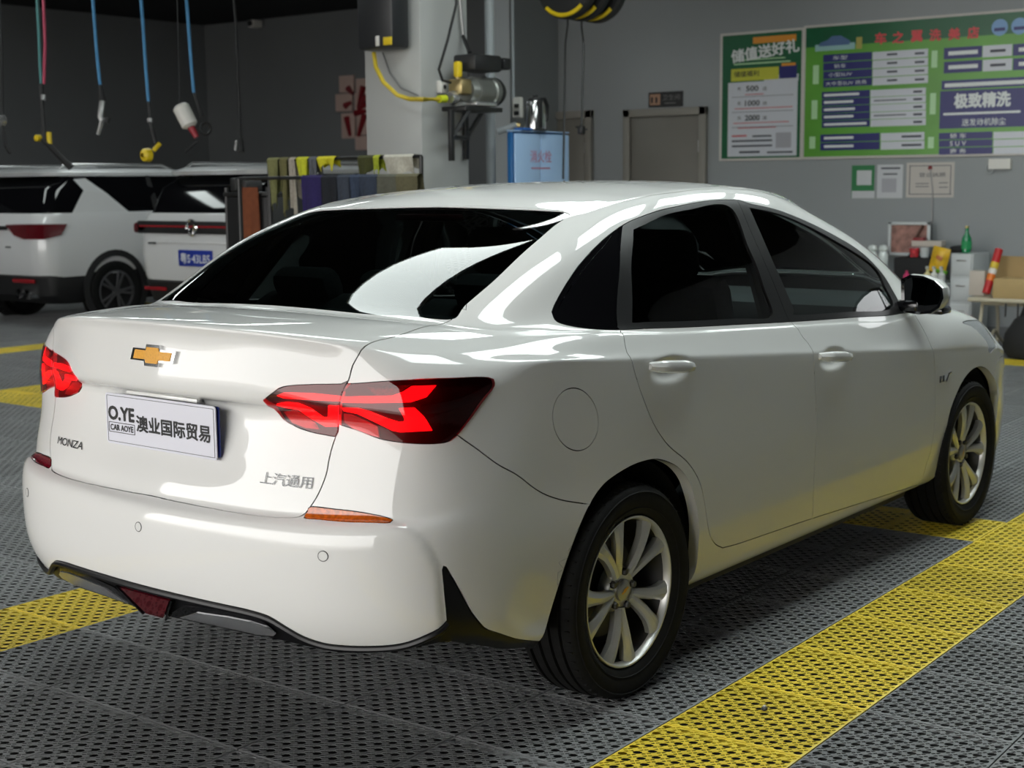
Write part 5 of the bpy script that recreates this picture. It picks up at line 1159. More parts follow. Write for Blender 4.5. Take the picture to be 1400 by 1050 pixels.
e = thing('power_conduit', PB(634, 60), 'thin grey conduit with a black boot above the pump', 'pipe'); top_ = PB(634, 0); put(e, MB().tube([(top_[0], Yp_+.18, ZC), on_y(634, 52, Yp_+.18)], .012, 8), 'conduit', M_grey); put(e, MB().tube([on_y(633, 50, Yp_+.18), PB(642, 72)], .016, 8), 'cable_boot', M_gun)
# pipes and outlet right of the column
M_pvc = mat('grey_pvc', srgb(170, 176, 180), .4)
p = at_d(671, 200, 11.9); solo(MB().tube([(p[0], p[1], -.03), (p[0], p[1], ZC)], .040, 14), 'drain_pipe', M_pvc, (p[0], p[1], 0), 'thick pale grey vertical pipe right of the column', 'pipe')
e = thing('wall_conduit', at_d(704, 150, 12.4), 'slim white conduit ending in a grey socket box', 'pipe'); p = at_d(702, 135, 12.4); put(e, MB().tube([(p[0], p[1], ZC), tuple(p)], .013, 8), 'conduit', M_pvc)
p = at_d(708, 147, 12.4); put(e, MB().box(tuple(p), (.05, .085, .175), .008), 'socket_box', mat('white_plastic', (.72, .70, .66), .4))
for py in (145, 155): q = at_d(709, py, 12.35); put(e, MB().box((q[0]-.03, q[1], q[2]), (.02, .045, .035), .004), 'socket', M_gun)
p, q = at_d(680, 180, 11.9), at_d(706, 171, 11.9); e = thing('elbow_pipe', p, 'short pale pipe with a brass tap beside the blue cabinet', 'pipe'); put(e, MB().tube([p, q], .03, 10), 'pipe', M_pvc); put(e, MB().tube([q, at_d(711, 173, 11.9)], .028, 10), 'tap', M_brass)

# ---------------------------------------------------------------- pale blue hydrant cabinet with a kettle on it
p = at_d(704, 215, 11.5); x0_, y0_ = float(p[0]), float(p[1]); x1_ = float(on_y(778, 215, y0_)[0]); zt_ = float(on_y(740, 181, y0_)[2]); y1_ = min(float(on_x(693, 215, x0_)[1]), y0_+.24)
M_cab = mat('pale_blue_enamel', srgb(160, 190, 226), .3); M_cabd = mat('deep_blue_enamel', srgb(26, 92, 150), .35)
e = thing('hydrant_cabinet', ((x0_+x1_)/2, (y0_+y1_)/2, 0), 'pale blue hydrant cabinet with red characters and dark blue side', 'cabinet')
put(e, MB().box(((x0_+x1_)/2, (y0_+y1_)/2+.012, zt_/2), (x1_-x0_, y1_-y0_-.02, zt_), .015), 'carcass', M_cabd)
xm = float(on_y(739, 215, y0_)[0])
for a, b in ((x0_+.004, xm-.004), (xm+.004, x1_-.004)): put(e, MB().box(((a+b)/2, y0_+.006, zt_/2), (b-a, .018, zt_-.03), .006), 'cabinet_door', M_cab)
put(e, MB().box(((x0_+x1_)/2, (y0_+y1_)/2, zt_+.006), (x1_-x0_+.01, y1_-y0_, .012), .004), 'top_plate', M_cab)
q = on_y(739, 214, y0_); words(e, 'cabinet_lettering', '消火栓', mat('faded_red_print', srgb(178, 120, 150), .5), (q[0], y0_-.005, q[2]), .30, .10, 'y', .01)
q = on_y(739, 230, y0_); put(e, MB().box((q[0], y0_-.004, q[2]), (.26, .002, .012)), 'printed_line', mat('faded_red_print', srgb(178, 120, 150), .5))
q = on_y(732, 181, (y0_+y1_)/2); kx, ky, kz = float(q[0]), (y0_+y1_)/2, zt_+.012
e = thing('electric_kettle', (kx, ky, kz), 'steel electric kettle with black handle on the blue cabinet', 'kettle')
kt = mat('polished_steel', (.62, .62, .62), .15, metal=1)
put(e, MB().lathe([(.0, kz+.012), (.088, kz+.012), (.088, kz+.04), (.080, kz+.20), (.066, kz+.245), (0, kz+.247)], 'z', (kx, ky, 0), 24), 'body', kt); put(e, MB().lathe([(0, kz), (.092, kz), (.092, kz+.014), (0, kz+.014)], 'z', (kx, ky, 0), 24), 'power_base', M_gun)
put(e, MB().lathe([(.068, kz+.24), (.062, kz+.262), (.02, kz+.27), (.018, kz+.29), (0, kz+.29)], 'z', (kx, ky, 0), 20), 'lid', M_gun); put(e, MB().tube([(kx+.062, ky, kz+.255), (kx+.13, ky, kz+.26), (kx+.165, ky, kz+.21), (kx+.155, ky, kz+.10), (kx+.085, ky, kz+.035)], [.016, .018, .018, .017, .014], 10), 'handle', M_gun)
put(e, MB().box((kx-.04, ky-.078, kz+.13), (.05, .02, .22), .008), 'water_window', M_gun); put(e, MB().box((kx-.088, ky, kz+.215), (.03, .04, .035), .01), 'spout', kt)
q = on_y(720, 186, y0_-.01); solo(MB().box((q[0], (y0_+y1_)/2-.02, zt_+.022), (.13, .10, .02), .006), 'blue_cloth', mat('blue_cloth', srgb(40, 90, 160), .9), (q[0], (y0_+y1_)/2, zt_+.012), 'folded blue cloth lying beside the kettle on the cabinet', 'cloth')

# ---------------------------------------------------------------- cable reels high on the right and their hanging cords
p0 = at_d(776, -22, 11.8)
for k, (nm, dxp) in enumerate((('nearest of three black cable reels with yellow rims, top of picture', 0), ('middle of three black cable reels with yellow rims, top of picture', 19), ('rightmost of three black cable reels with yellow rims, top of picture', 40))):
    p = at_d(776+dxp, -22+3*k, 11.8+.12*k); e = thing('cable_reel', p, nm, 'reel', 'black cable reels')
    put(e, MB().lathe([(0, -.05), (.27, -.05), (.285, -.035), (.285, .035), (.27, .05), (0, .05)], 'x', tuple(p), 36), 'drum', M_gun)
    put(e, MB().tube([(p[0]-.056, p[1]+.255*math.sin(a), p[2]-.255*math.cos(a)) for a in np.linspace(-.75, .75, 14)], .018, 8), 'rim_stripe', M_yel)
    put(e, MB().tube([(p[0], p[1], p[2]+.27), (p[0], p[1], ZC)], .02, 8), 'hanger', M_blackmetal)
for px, py, lab_, hk in ((770, 245, 'dark cord hanging by the cabinet from the nearest reel', 0), (795, 172, 'black cord with a hook hanging before the doors', 1)):
    D = 11.7; e = thing('reel_cord', drop(px, py, D), lab_, 'cord'); rp = at_d(776+19*hk, -22+3*hk, 11.8+.12*hk); put(e, MB().tube([(rp[0], rp[1], rp[2]-.288), (rp[0], rp[1], rp[2]-.33), drop(px+3, 60, D), drop(px, py, D)], .009, 6), 'cord', M_gun)
    if hk:
        put(e, MB().box(tuple(drop(px, py+6, D)), (.06, .05, .07), .015), 'hook_block', M_gun)
        for dx in (-1, 1): put(e, MB().tube([drop(px, py+5, D), drop(px+dx*8, py+3+2*dx, D)], .008, 6), 'hook_prong', M_gun)

# ---------------------------------------------------------------- boards and notices on the wall
M_bgreen = mat('board_green_light', srgb(96, 160, 60), .3, noise=.10, scale=2); M_dgreen = mat('board_green_dark', srgb(22, 92, 58), .3, noise=.12, scale=3); M_bframe = mat('board_frame', srgb(205, 200, 195), .35)
M_navy = mat('board_navy', srgb(38, 40, 108), .35); M_white = mat('board_white', srgb(205, 208, 216), .35); M_wprint = mat('board_white_print', srgb(222, 226, 226), .4); M_red = mat('board_red_print', srgb(214, 72, 76), .4); M_pink = mat('board_pink_print', srgb(200, 90, 100), .5)
M_lgreen = mat('board_pale_green_print', srgb(180, 220, 170), .4); M_ylw = mat('board_yellow', srgb(196, 196, 60), .4); M_orange = mat('board_orange', srgb(226, 150, 50), .4); M_grayp = mat('board_grey_print', srgb(70, 72, 84), .5)
def yz(px, py): q = on_x(px, py, X1); return float(q[1]), float(q[2])
def slab(e, x0, y0, x1, y1, m, name, d0=0.0, d1=.004):
    """rectangle on the board wall, d0..d1 proud of it"""
    cx = (x0+x1)/2; ya, yb = yz(x0, y0)[0], yz(x1, y0)[0]; za, zb = yz(cx, y0)[1], yz(cx, y1)[1]
    return put(e, MB().box((X1-(d0+d1)/2, (ya+yb)/2, (za+zb)/2), (d1-d0, ya-yb, za-zb)), name, m)
def wtext(e, body, px, py, wpx, hpx, m, bold=.01, d=.024, name='lettering', roll=0, thick=0):
    y, z = yz(px, py); s_ = 1/(FPX/float((np.array([X1, y, z])-CAM) @ _f)); fy = abs(yz(px-wpx/2, py)[0]-yz(px+wpx/2, py)[0])
    return words(e, name, body, m, (X1-d, y, z), fy, hpx*s_, 'x', bold, roll, thick)
def bars(e, x0, x1, ys, m, h=2.2, parts=1, d=.022, name='printed_line'):
    mb = MB()
    for y in ys: mb.box((X1-d, (yz(x0, y)[0]+yz(x1, y)[0])/2, yz((x0+x1)/2, y)[1]), (.002, abs(yz(x0, y)[0]-yz(x1, y)[0]), h*.0071))
    return put(e, mb, name, m)
e = thing('promotion_board', (X1, *yz(1043, 219)), 'narrow dark green promotion board with a white list panel', 'board')
slab(e, 986, 42, 1100, 219, M_bframe, 'frame', 0, .018); slab(e, 989.5, 45.5, 1097.5, 216, M_dgreen, 'panel', .018, .020)
slab(e, 1031, 49, 1090, 58, M_orange, 'banner', .020, .021); slab(e, 1001, 93, 1066, 110, M_ylw, 'yellow_strip', .020, .0212); slab(e, 1067, 89, 1091, 107, M_navy, 'gift_box', .020, .0222); slab(e, 1070, 86, 1089, 90, M_orange, 'gift_ribbon', .020, .0226)
slab(e, 997, 111, 1092, 213.5, M_white, 'list_panel', .020, .021); slab(e, 1046, 102, 1093, 112, M_white, 'list_tab', .020, .0208)
wtext(e, '储值送好礼', 1047, 70, 92, 17, M_wprint, .0, roll=.10, thick=.005); wtext(e, '储值福利', 1022, 101, 34, 8, M_ink, .01)
for y, n in ((121, '500'), (141, '1000'), (161, '2000')):
    wtext(e, n, 1030, y, 20 if len(n) > 3 else 17, 7.5, M_ink, .02); wtext(e, '充', 1012, y+.5, 5, 5, M_ink, 0); wtext(e, '送', 1047, y, 6, 5, M_ink, 0)
for y in (131, 152, 173): slab(e, 1002, y, 1086, y+.6, M_grayp, 'rule', .021, .0215)
bars(e, 1020, 1045, (129,), M_pink, 1.2); bars(e, 1006, 1085, (147.5,), M_pink, 1.2); bars(e, 1004, 1080, (167.5,), M_pink, 1.2); bars(e, 1010, 1062, (174.5,), M_pink, 1.2)
bars(e, 1002, 1022, (186,), M_pink, 2.4); bars(e, 1030, 1056, (186,), M_grayp, 2.4); bars(e, 1002, 1057, (192.5, 199.5), M_grayp, 2.6); bars(e, 1012, 1040, (208,), M_grayp, 3); bars(e, 1050, 1085, (208,), M_grayp, 2.4)
slab(e, 1062, 181, 1083, 202, mat('board_pale_square', srgb(170, 170, 178), .4), 'blank_square', .021, .0218); bars(e, 1005, 1082, (86, ), M_lgreen, 2); bars(e, 1005, 1075, (81,), M_lgreen, 1.5)

e = thing('price_board', (X1, *yz(1250, 217)), 'wide green price board with navy rows and white price cells', 'board')
RB = 1560
def yb(px): return 219.3-.0106*(px-984)
def yt(px): return 43.4-.07*(px-988)
y_a, z_a = yz(1101, 0)[0], 0; zt1 = yz(1101, yt(1101))[1]; zb1 = yz(1101, yb(1101))[1]; y_b = yz(RB, 100)[0]
put(e, MB().box((X1-.009, (y_a+y_b)/2, (zt1+zb1)/2), (.018, y_a-y_b, zt1-zb1), .003), 'frame', M_bframe)
put(e, MB().box((X1-.019, (y_a+y_b)/2, (zt1+zb1)/2), (.002, y_a-y_b-.05, zt1-zb1-.05)), 'panel', M_bgreen)
put(e, MB().box((X1-.0202, (y_a+y_b)/2, zt1-.12), (.002, y_a-y_b-.05, .19)), 'header_band', M_dgreen)
def py_of(fr, px): return yt(px)+(yb(px)-yt(px))*fr
def cellrow(x0, x1, f0, f1, m, name, d=.0225):
    cx = (x0+x1)/2; slab(e, x0, py_of(f0, cx), x1, py_of(f1, cx), m, name, .0205, d)
for x, ch in zip((1205.5, 1229.5, 1255, 1280, 1306, 1332), '车之翼洗美店'): wtext(e, ch, x, py_of(.125, x)+1, 15, 15, M_red, 0, .026, thick=.004)
pc = (1138, py_of(.135, 1138)); slab(e, 1116, pc[1]+2, 1170, pc[1]+11, mat('board_pale_blue', srgb(150, 190, 190), .4), 'car_picture_ground', .0205, .0222)
put(e, MB().prism([(yz(1122+x, 0)[0], yz(1122, pc[1]+6-y)[1]) for x, y in ((0, 0), (2, 5), (12, 8), (18, 13), (30, 13), (38, 8), (43, 5), (42, 0))], X1-.0225, X1-.025, 'yz'), 'car_picture', mat('board_steel_blue', srgb(84, 110, 150), .35))
slab(e, 1172, pc[1]-7, 1180, pc[1]+9, mat('board_tan', srgb(170, 160, 80), .4), 'figure_picture', .0205, .0222)
for x in (1368, 1395, 1422):
    y, z = yz(x, py_of(.085, x)+4); put(e, MB().lathe([(0, X1-.024), (.075, X1-.024), (.075, X1-.020)], 'x', (0, y, z), 20), 'round_logo', mat('board_sky_blue', srgb(120, 160, 205), .35)); put(e, MB().box((X1-.0248, y, z-.018), (.001, .10, .03)), 'logo_car', M_navy)
for k in range(4):
    f0 = .225+.062*k; cellrow(1127, 1193.5, f0, f0+.056, M_navy, 'name_cell'); cellrow(1194.5, 1270, f0, f0+.056, M_white, 'price_cell')
    cx = 1232; bars(e, 1214, 1228, (py_of(f0+.028, cx),), M_grayp, 2.8, d=.0235); bars(e, 1252, 1265, (py_of(f0+.028, 1258),), M_grayp, 2.8, d=.0235)
for k, (t, w_) in enumerate((('车型', 20), ('轿车', 16), ('小型SUV', 32), ('大中型SUV 商务', 56))): wtext(e, t, 1150+(8 if k == 3 else 0), py_of(.253+.062*k, 1152), w_, 5.5, M_wprint, .0, .0245)
for k in range(5):
    f0 = .50+.054*k; cellrow(1125, 1190.5, f0, f0+.050, M_navy, 'name_cell'); cellrow(1191.5, 1267, f0, f0+.050, M_white, 'price_cell')
    bars(e, 1128, 1128+(48, 40, 42, 40, 58)[k], (py_of(f0+.025, 1150),), M_wprint, 3.4, d=.0238); bars(e, 1250, 1262, (py_of(f0+.025, 1256),), M_grayp, 3, d=.0238)
    if k in (1, 3): bars(e, 1196, 1240, (py_of(f0+.025, 1218),), M_grayp, 1.6, d=.0238)
for k in range(2):
    f0 = .815+.062*k; cellrow(1123, 1204, f0, f0+.057, M_navy, 'name_cell'); cellrow(1205.5, 1265, f0, f0+.057, M_white, 'price_cell'); bars(e, 1128, 1168, (py_of(f0+.028, 1148),), M_wprint, 3.6, d=.0238); bars(e, 1234, 1261, (py_of(f0+.028, 1248),), M_grayp, 3, d=.0238)
for k in range(2):
    f0 = .225+.098*k; cellrow(1292, 1344, f0, f0+.080, M_navy, 'name_cell'); cellrow(1345, 1385, f0, f0+.080, M_white, 'price_cell'); cellrow(1386.5, 1440, f0, f0+.080, M_navy, 'name_cell'); cellrow(1441, 1500, f0, f0+.080, M_white, 'price_cell')
    bars(e, 1298, 1338, (py_of(f0+.04, 1318),), M_wprint, 5, d=.0238); bars(e, 1355, 1376, (py_of(f0+.04, 1365),), M_grayp, 3.6, d=.0238); bars(e, 1394, 1430, (py_of(f0+.04, 1412),), M_wprint, 5, d=.0238)
cellrow(1289, 1500, .452, .515, M_navy, 'name_cell'); bars(e, 1293, 1420, (py_of(.484, 1340),), M_wprint, 5, d=.0238); cellrow(1287, 1500, .525, .790, M_navy, 'feature_cell')
wtext(e, '极致精洗', 1344, py_of(.60, 1344), 76, 19, M_wprint, .0, .0245, thick=.006); bars(e, 1291, 1396, (py_of(.69, 1343),), M_wprint, 3, d=.0238); wtext(e, '送发动机除尘', 1346, py_of(.752, 1346), 60, 10, M_wprint, .01, .0245)
for k, t in enumerate(('轿 车', 'S U V', '商 务')):
    f0 = .822+.053*k; cellrow(1285, 1358, f0, f0+.047, M_navy, 'name_cell'); cellrow(1359.5, 1500, f0, f0+.047, M_white, 'price_cell'); wtext(e, t, 1311, py_of(f0+.024, 1311), 22, 6.5, M_wprint, .01, .0245)
for x, f0, f1 in ((1117, .30, .44), (1115, .56, .70), (1112, .83, .92), (1279, .24, .36), (1277, .54, .69), (1274, .85, .93)): cellrow(x-4, x+4, f0, f1, M_lgreen, 'side_heading', .0215)

def sheet(name, x0, y0, x1, y1, m, label, cat): e = thing(name, (X1, *yz((x0+x1)/2, y1)), label, cat); slab(e, x0, y0, x1, y1, m, 'sheet', 0, .004); return e
M_paper = mat('white_paper', srgb(200, 202, 206), .6)
e = sheet('payment_notice', 1165, 226, 1196, 271, mat('notice_green', srgb(40, 120, 70), .5), 'small green notice with a pale square under the price board', 'notice'); slab(e, 1172, 233, 1192, 253, M_paper, 'pale_square', .004, .006); slab(e, 1165, 261, 1196, 271, M_paper, 'lower_band', .004, .006)
e = sheet('white_notice', 1200, 225, 1235, 271, M_paper, 'white notice sheet between the green notice and the certificate', 'notice'); bars(e, 1205, 1231, (230,), M_grayp, 2.4, d=.0055); bars(e, 1208, 1227, (238,), M_grayp, 2, d=.0055); slab(e, 1206, 244, 1226, 263, mat('board_pale_square', srgb(170, 170, 178), .4), 'blank_square', .004, .006)
e = sheet('certificate', 1240, 222, 1305.5, 270, mat('certificate_paper', srgb(196, 190, 184), .6), 'framed cream licence certificate with a red seal on the wall', 'certificate')
for a in ((1244, 226, 1301, 227), (1244, 265, 1301, 266), (1244, 226, 1245, 266), (1300, 226, 1301, 266)): slab(e, *a, M_grayp, 'border', .004, .0055)
q = yz(1272, 229.5); put(e, MB().lathe([(0, X1-.008), (.022, X1-.008), (.022, X1-.003)], 'x', (0, q[0], q[1]), 16), 'seal', M_dred); wtext(e, '营业执照', 1275, 239, 36, 6, M_grayp, 0, .007); bars(e, 1252, 1270, (251, 255), M_grayp, 1, d=.0055); bars(e, 1284, 1296, (250, 256), M_grayp, 1, d=.0055)
e = thing('hanging_string', (X1, *yz(1274, 300)), 'thin cord hanging from the certificate down to the table', 'cord'); put(e, MB().tube([on_x(1272, 231, X1-.012), on_x(1275, 260, X1-.014), on_x(1274, 330, X1-.016)], .007, 6), 'cord', M_grey)
e = thing('power_adapter', (X1, *yz(1368, 225)), 'white power box with a loop of cable under the price board', 'adapter'); slab(e, 1354, 217, 1384, 231, mat('white_plastic', (.72, .70, .66), .4), 'box', 0, .05); rr = [on_x(1354+5*math.cos(a), 230+7*math.sin(a), X1-.012) for a in np.linspace(0, 2*math.pi, 17)]; put(e, MB().tube(rr, .008, 6, False), 'cable_loop', M_pvc)
e = thing('door_sign', (X1, *yz(911, 147)), 'black restroom sign with a tan figure square above the door', 'sign'); slab(e, 888, 125.5, 934, 146, M_blackmetal, 'plate', 0, .02); slab(e, 890, 129, 904, 144, mat('tan_square', srgb(170, 130, 105), .45), 'pictogram', .02, .023)
for dx in (-3, 3): slab(e, 896+dx-1.3, 133, 896+dx+1.3, 141, M_blackmetal, 'figure', .023, .025)
wtext(e, '卫生间', 919, 133, 24, 7.5, mat('sign_grey_print', srgb(120, 118, 116), .5), .0, .0225); bars(e, 910, 925, (141,), mat('sign_grey_print', srgb(120, 118, 116), .5), 1.2, d=.0225)

# ---------------------------------------------------------------- towel rack in front of the column
XR = float(at_d(440, 235, 9.6)[0])
def RK(px, py, d=0.0): return on_x(px, py, XR+d)
e = thing('towel_rack', (XR, RK(440, 230)[1], 0), 'black towel rack with two rails behind the sedan', 'rack')
ya_, yb_ = float(RK(368, 230)[1]), float(RK(576, 230)[1]); zr1, zr2 = float(RK(440, 217)[2]), float(RK(440, 243)[2])
for dx, zz in ((.0, zr1), (-.28, zr2)):
    put(e, MB().tube([(XR+dx, ya_, zz), (XR+dx, yb_, zz)], .012, 8), 'rail', M_blackmetal)
    for y in (ya_, yb_): put(e, MB().tube([(XR+dx, y, 0), (XR+dx, y, zz)], .014, 8), 'post', M_blackmetal)
for y in (ya_, yb_): put(e, MB().tube([(XR+.05, y, .12), (XR-.33, y, .12)], .014, 8), 'foot_bar', M_blackmetal)
def towel(x0, x1, ytop, ybot, col, label, rail=0, tilt=0.0, pointed=0.0, name='towel'):
    dx, zz = ((.0, zr1), (-.28, zr2))[rail]; a, b = float(on_x(x0, ytop, XR+dx)[1]), float(on_x(x1, ytop, XR+dx)[1]); zb = float(on_x((x0+x1)/2, ybot, XR+dx)[2])
    n, m_ = 12, 9; V = []; L = zz-zb; back = L*.7; seq = [(-.022-.010*t, zz-L*(1-t)) for t in np.linspace(0, 1, m_)]+[(-.012, zz+.016), (.012, zz+.016)]+[(.022+.010*t, zz-back*t) for t in np.linspace(0, 1, m_)]
    ph = random.random()*6
    for i in range(n+1):
        t = i/n; y = a+(b-a)*t
        for k, (ox, z) in enumerate(seq):
            low = max(0, (zz-z)/max(L, .01)); y2 = y+tilt*low*(b-a); w_ = 1-pointed*low*.8; y2 = (a+b)/2+tilt*low*(b-a)+(y-(a+b)/2)*w_
            V.append((XR+dx+ox+.016*low*math.sin(ph+t*9)*(1 if ox < 0 else -1), y2, z-(.03*math.sin(ph+t*5)*low)))
    s_ = len(seq); F = [(i*s_+k, (i+1)*s_+k, (i+1)*s_+k+1, i*s_+k+1) for i in range(n) for k in range(s_-1)]
    V += [(v[0]+.004, v[1], v[2]) for v in V]; h = len(V)//2; F += [tuple(h+i for i in f[::-1]) for f in F[:]]
    mb = MB(); mb.add(V, F, True)
    return solo(mb, name, mat('towel_%d_%d_%d' % col, srgb(*col), .95, noise=.12, scale=60, bump=.3), (XR+dx, (a+b)/2, zb), label, 'towel', 'towels on the rack')
towel(369, 384, 215, 283, (112, 112, 72), 'long olive towel at the left end of the rack', 0, 0, .5)
towel(386, 397, 222, 291, (96, 92, 58), 'darker olive towel hanging second from the left', 0, 0, .6)
towel(399, 407, 222, 290, (150, 142, 132), 'narrow pale beige towel hanging low on the rack', 0, .1, .2)
towel(409, 424, 214, 260, (176, 178, 40), 'yellow-green towel hanging to a point', 0, .1, .7)
towel(426, 436, 211, 247, (84, 86, 92), 'grey towel next to the bright yellow cloth', 0)
towel(437, 461, 211, 230, (190, 182, 34), 'bright yellow cloth bunched on the top rail', 0, 0, .25)
towel(416, 443, 244, 300, (34, 24, 76), 'deep purple towel on the lower rail', 1)
towel(443, 464, 226, 300, (22, 24, 32), 'black towel right of the purple towel', 1)
towel(465, 481, 238, 290, (50, 56, 68), 'slate blue towel on the lower rail', 1)
towel(482, 495, 238, 288, (44, 54, 74), 'navy towel on the lower rail', 1)
towel(495, 519, 240, 286, (42, 50, 66), 'blue-grey towel in the middle of the lower rail', 1)
towel(493, 514, 216, 238, (58, 60, 26), 'dark mustard towel on the top rail left of the lime strip', 0)
towel(514, 522, 215, 238, (150, 158, 40), 'narrow lime strip of towel on the top rail', 0)
towel(520, 545, 238, 284, (78, 78, 68), 'grey-olive towel on the lower rail near the column', 1)
towel(545, 575, 238, 282, (86, 82, 60), 'olive-brown towel at the right end of the rack', 1)
towel(528, 568, 211, 241, (170, 166, 154), 'crumpled off-white cloth draped at the right end of the top rail', 0, .15, .2)
# dark tool trolley left of the rack
XT = float(at_d(325, 290, 10.2)[0])
def TR_(px, py): return on_x(px, py, XT)
ya_, yb_ = float(TR_(305, 280)[1]), float(TR_(368, 280)[1]); zt_ = float(TR_(335, 262)[2])
e = thing('tool_trolley', (XT+.2, (ya_+yb_)/2, 0), 'dark metal tool trolley beside the towel rack', 'trolley')
for z in (.18, .75, zt_-.02): put(e, MB().box((XT+.22, (ya_+yb_)/2, z), (.44, ya_-yb_, .03), .006), 'shelf', M_blackmetal)
put(e, MB().box((XT+.012, (ya_+yb_)/2, (.2+zt_)/2-.02), (.012, ya_-yb_-.06, zt_-.24), .004), 'front_panel', M_blackmetal)
for y in (ya_-.012, yb_+.012): put(e, MB().box((XT+.22, y, (.2+zt_)/2-.02), (.36, .010, zt_-.24), .004), 'side_panel', M_blackmetal)
for x in (XT+.02, XT+.42):
    for y in (ya_-.02, yb_+.02): put(e, MB().tube([(x, y, .06), (x, y, zt_+.03)], .016, 8), 'post', M_blackmetal)
for x in (XT+.05, XT+.39):
    for y in (ya_-.05, yb_+.05): put(e, MB().lathe([(0, -.015), (.05, -.015), (.05, .015), (0, .015)], 'y', (x, y, .05), 14), 'castor', M_rub)
for x0, x1, y0, y1, col, lab_ in ((306, 322, 243, 330, (26, 27, 28), 'tall black case standing on the tool trolley'), (323, 335, 262, 330, (40, 38, 38), 'dark grey box standing on the tool trolley')):
    a, b = TR_(x0, y0), TR_(x1, y1); solo(MB().box((XT+.12, (a[1]+b[1])/2, (zt_+max(zt_+.08, float(a[2])))/2), (.16, abs(a[1]-b[1])-.03, max(.08, float(a[2])-zt_)-.004), .01), 'case', mat('case_%d' % col[0], srgb(*col), .5), (XT+.12, (a[1]+b[1])/2, zt_), lab_, 'case')
p = TR_(345, 300); mb = MB(); a, b = float(TR_(336, 262)[1]), float(TR_(357, 262)[1]); zz, zb = zt_+.03, float(TR_(345, 335)[2]); V = []
for i in range(9):
    for k in range(7): V.append((XT-.034-.014*math.sin(i*1.3)*(k/6), a+(b-a)*i/8, zz+(zb-zz)*k/6))
F = [(i*7+k, (i+1)*7+k, (i+1)*7+k+1, i*7+k+1) for i in range(8) for k in range(6)]; V2 = [(v[0]+.008, v[1], v[2]) for v in V]; mb.add(V+V2, F+[tuple(63+i for i in f[::-1]) for f in F], True); solo(mb, 'apron', mat('rust_apron', srgb(110, 58, 32), .9, noise=.15, scale=20), (XT, p[1], zb), 'rust-brown apron hanging over the trolley edge', 'apron')
a, b = TR_(331, 248), TR_(347, 262); solo(MB().tube([(XT+.3, (a[1]+b[1])/2+.03, zt_+.03), (XT+.3, (a[1]+b[1])/2-.01, zt_+.08), (XT+.3, (a[1]+b[1])/2-.05, zt_+.13)], [.04, .05, .03], 12), 'pale_bottle', mat('pale_blue_plastic', srgb(176, 196, 206), .35), (XT+.1, (a[1]+b[1])/2, zt_), 'pale tilted plastic bottle on the tool trolley', 'bottle')

# ---------------------------------------------------------------- table and clutter under the notices
XK = X1-.55
def TK(px, py, d=0.0): return on_x(px, py, XK+d)
ztab = float(TK(1262, 386)[2]); ya_, yb_ = float(TK(1180, 386)[1]), float(TK(1297, 386)[1])
M_wht = mat('white_laminate', srgb(196, 200, 202), .45)
e = thing('side_table', (XK+.25, (ya_+yb_)/2, 0), 'pale side table against the board wall', 'table'); put(e, MB().box((XK+.20, (ya_+yb_)/2, ztab-.015), (.6, ya_-yb_, .03), .006), 'table_top', M_wht)
for x in (XK-.06, XK+.46):
    for y in (ya_-.04, yb_+.04): put(e, MB().box((x, y, (ztab-.03)/2), (.04, .04, ztab-.03), .004), 'leg', M_wht)
def boxed(px0, py0, px1, py1, dep, d, m, name, label, cat, zbase=None, bev=.01):
    a, b = TK(px0, py0, d), TK(px1, py1, d); zb = float(b[2]) if zbase is None else zbase
    e = thing(name, (XK+d+dep/2, (a[1]+b[1])/2, zb), label, cat); put(e, MB().box((XK+d+dep/2, (a[1]+b[1])/2, (zb+float(a[2]))/2), (dep, abs(a[1]-b[1]), float(a[2])-zb), bev), 'body', m); return e
e = boxed(1222, 352, 1276, 386, .32, .12, mat('black_fabric', (.012, .012, .013), .8), 'black_case', 'black storage case on the side table', 'case', ztab); put(e, MB().tube([TK(1240, 352, .25), TK(1244, 348, .25), TK(1254, 348, .25), TK(1258, 352, .25)], .008, 6), 'case_handle', M_gun)
zc_ = float(TK(1250, 352, .12)[2])
e = thing('picture_frame', TK(1244, 352, .40), 'white-framed reddish picture standing on the black case', 'picture'); a, b = TK(1215, 303, .38), TK(1271, 352, .38); cy_, cz_ = (a[1]+b[1])/2, (a[2]+zc_)/2; w_, h_ = abs(a[1]-b[1]), float(a[2])-zc_
for dy, dz, ww, hh in ((0, h_/2-.015, w_, .03), (0, -h_/2+.015, w_, .03), (w_/2-.015, 0, .03, h_), (-w_/2+.015, 0, .03, h_)): put(e, MB().box((XK+.38, cy_+dy, cz_+dz), (.03, ww, hh), .004), 'frame_bar', M_wht)
put(e, MB().box((XK+.385, cy_, cz_), (.012, w_-.04, h_-.04)), 'print', mat('reddish_print', srgb(150, 108, 98), .5, noise=.45, scale=14)); put(e, MB().tube([TK(1262, 308, .36), TK(1246, 336, .36)], .014, 6), 'print_branch', mat('print_brown', srgb(96, 70, 60), .5))
for px, lab_ in ((1192.5, 'left of two shiny glass jars on the side table'), (1207.5, 'right of two shiny glass jars on the side table')):
    p = TK(px, 360, .2); e = thing('glass_jar', (p[0], p[1], ztab), lab_, 'jar', 'glass jars'); gm = mat('jar_glass', (.70, .76, .75), .08, coat=1, spec=.8); zt2 = float(TK(px, 334, .2)[2])
    put(e, MB().lathe([(0, ztab), (.045, ztab), (.048, ztab+.03), (.048, zt2-.10), (.034, zt2-.07)], 'z', (p[0], p[1], 0), 16), 'jar_body', gm); put(e, MB().lathe([(0, zt2-.085), (.03, zt2-.08), (.05, zt2-.045), (.035, zt2-.01), (0, zt2)], 'z', (p[0], p[1], 0), 16), 'jar_lid', gm)
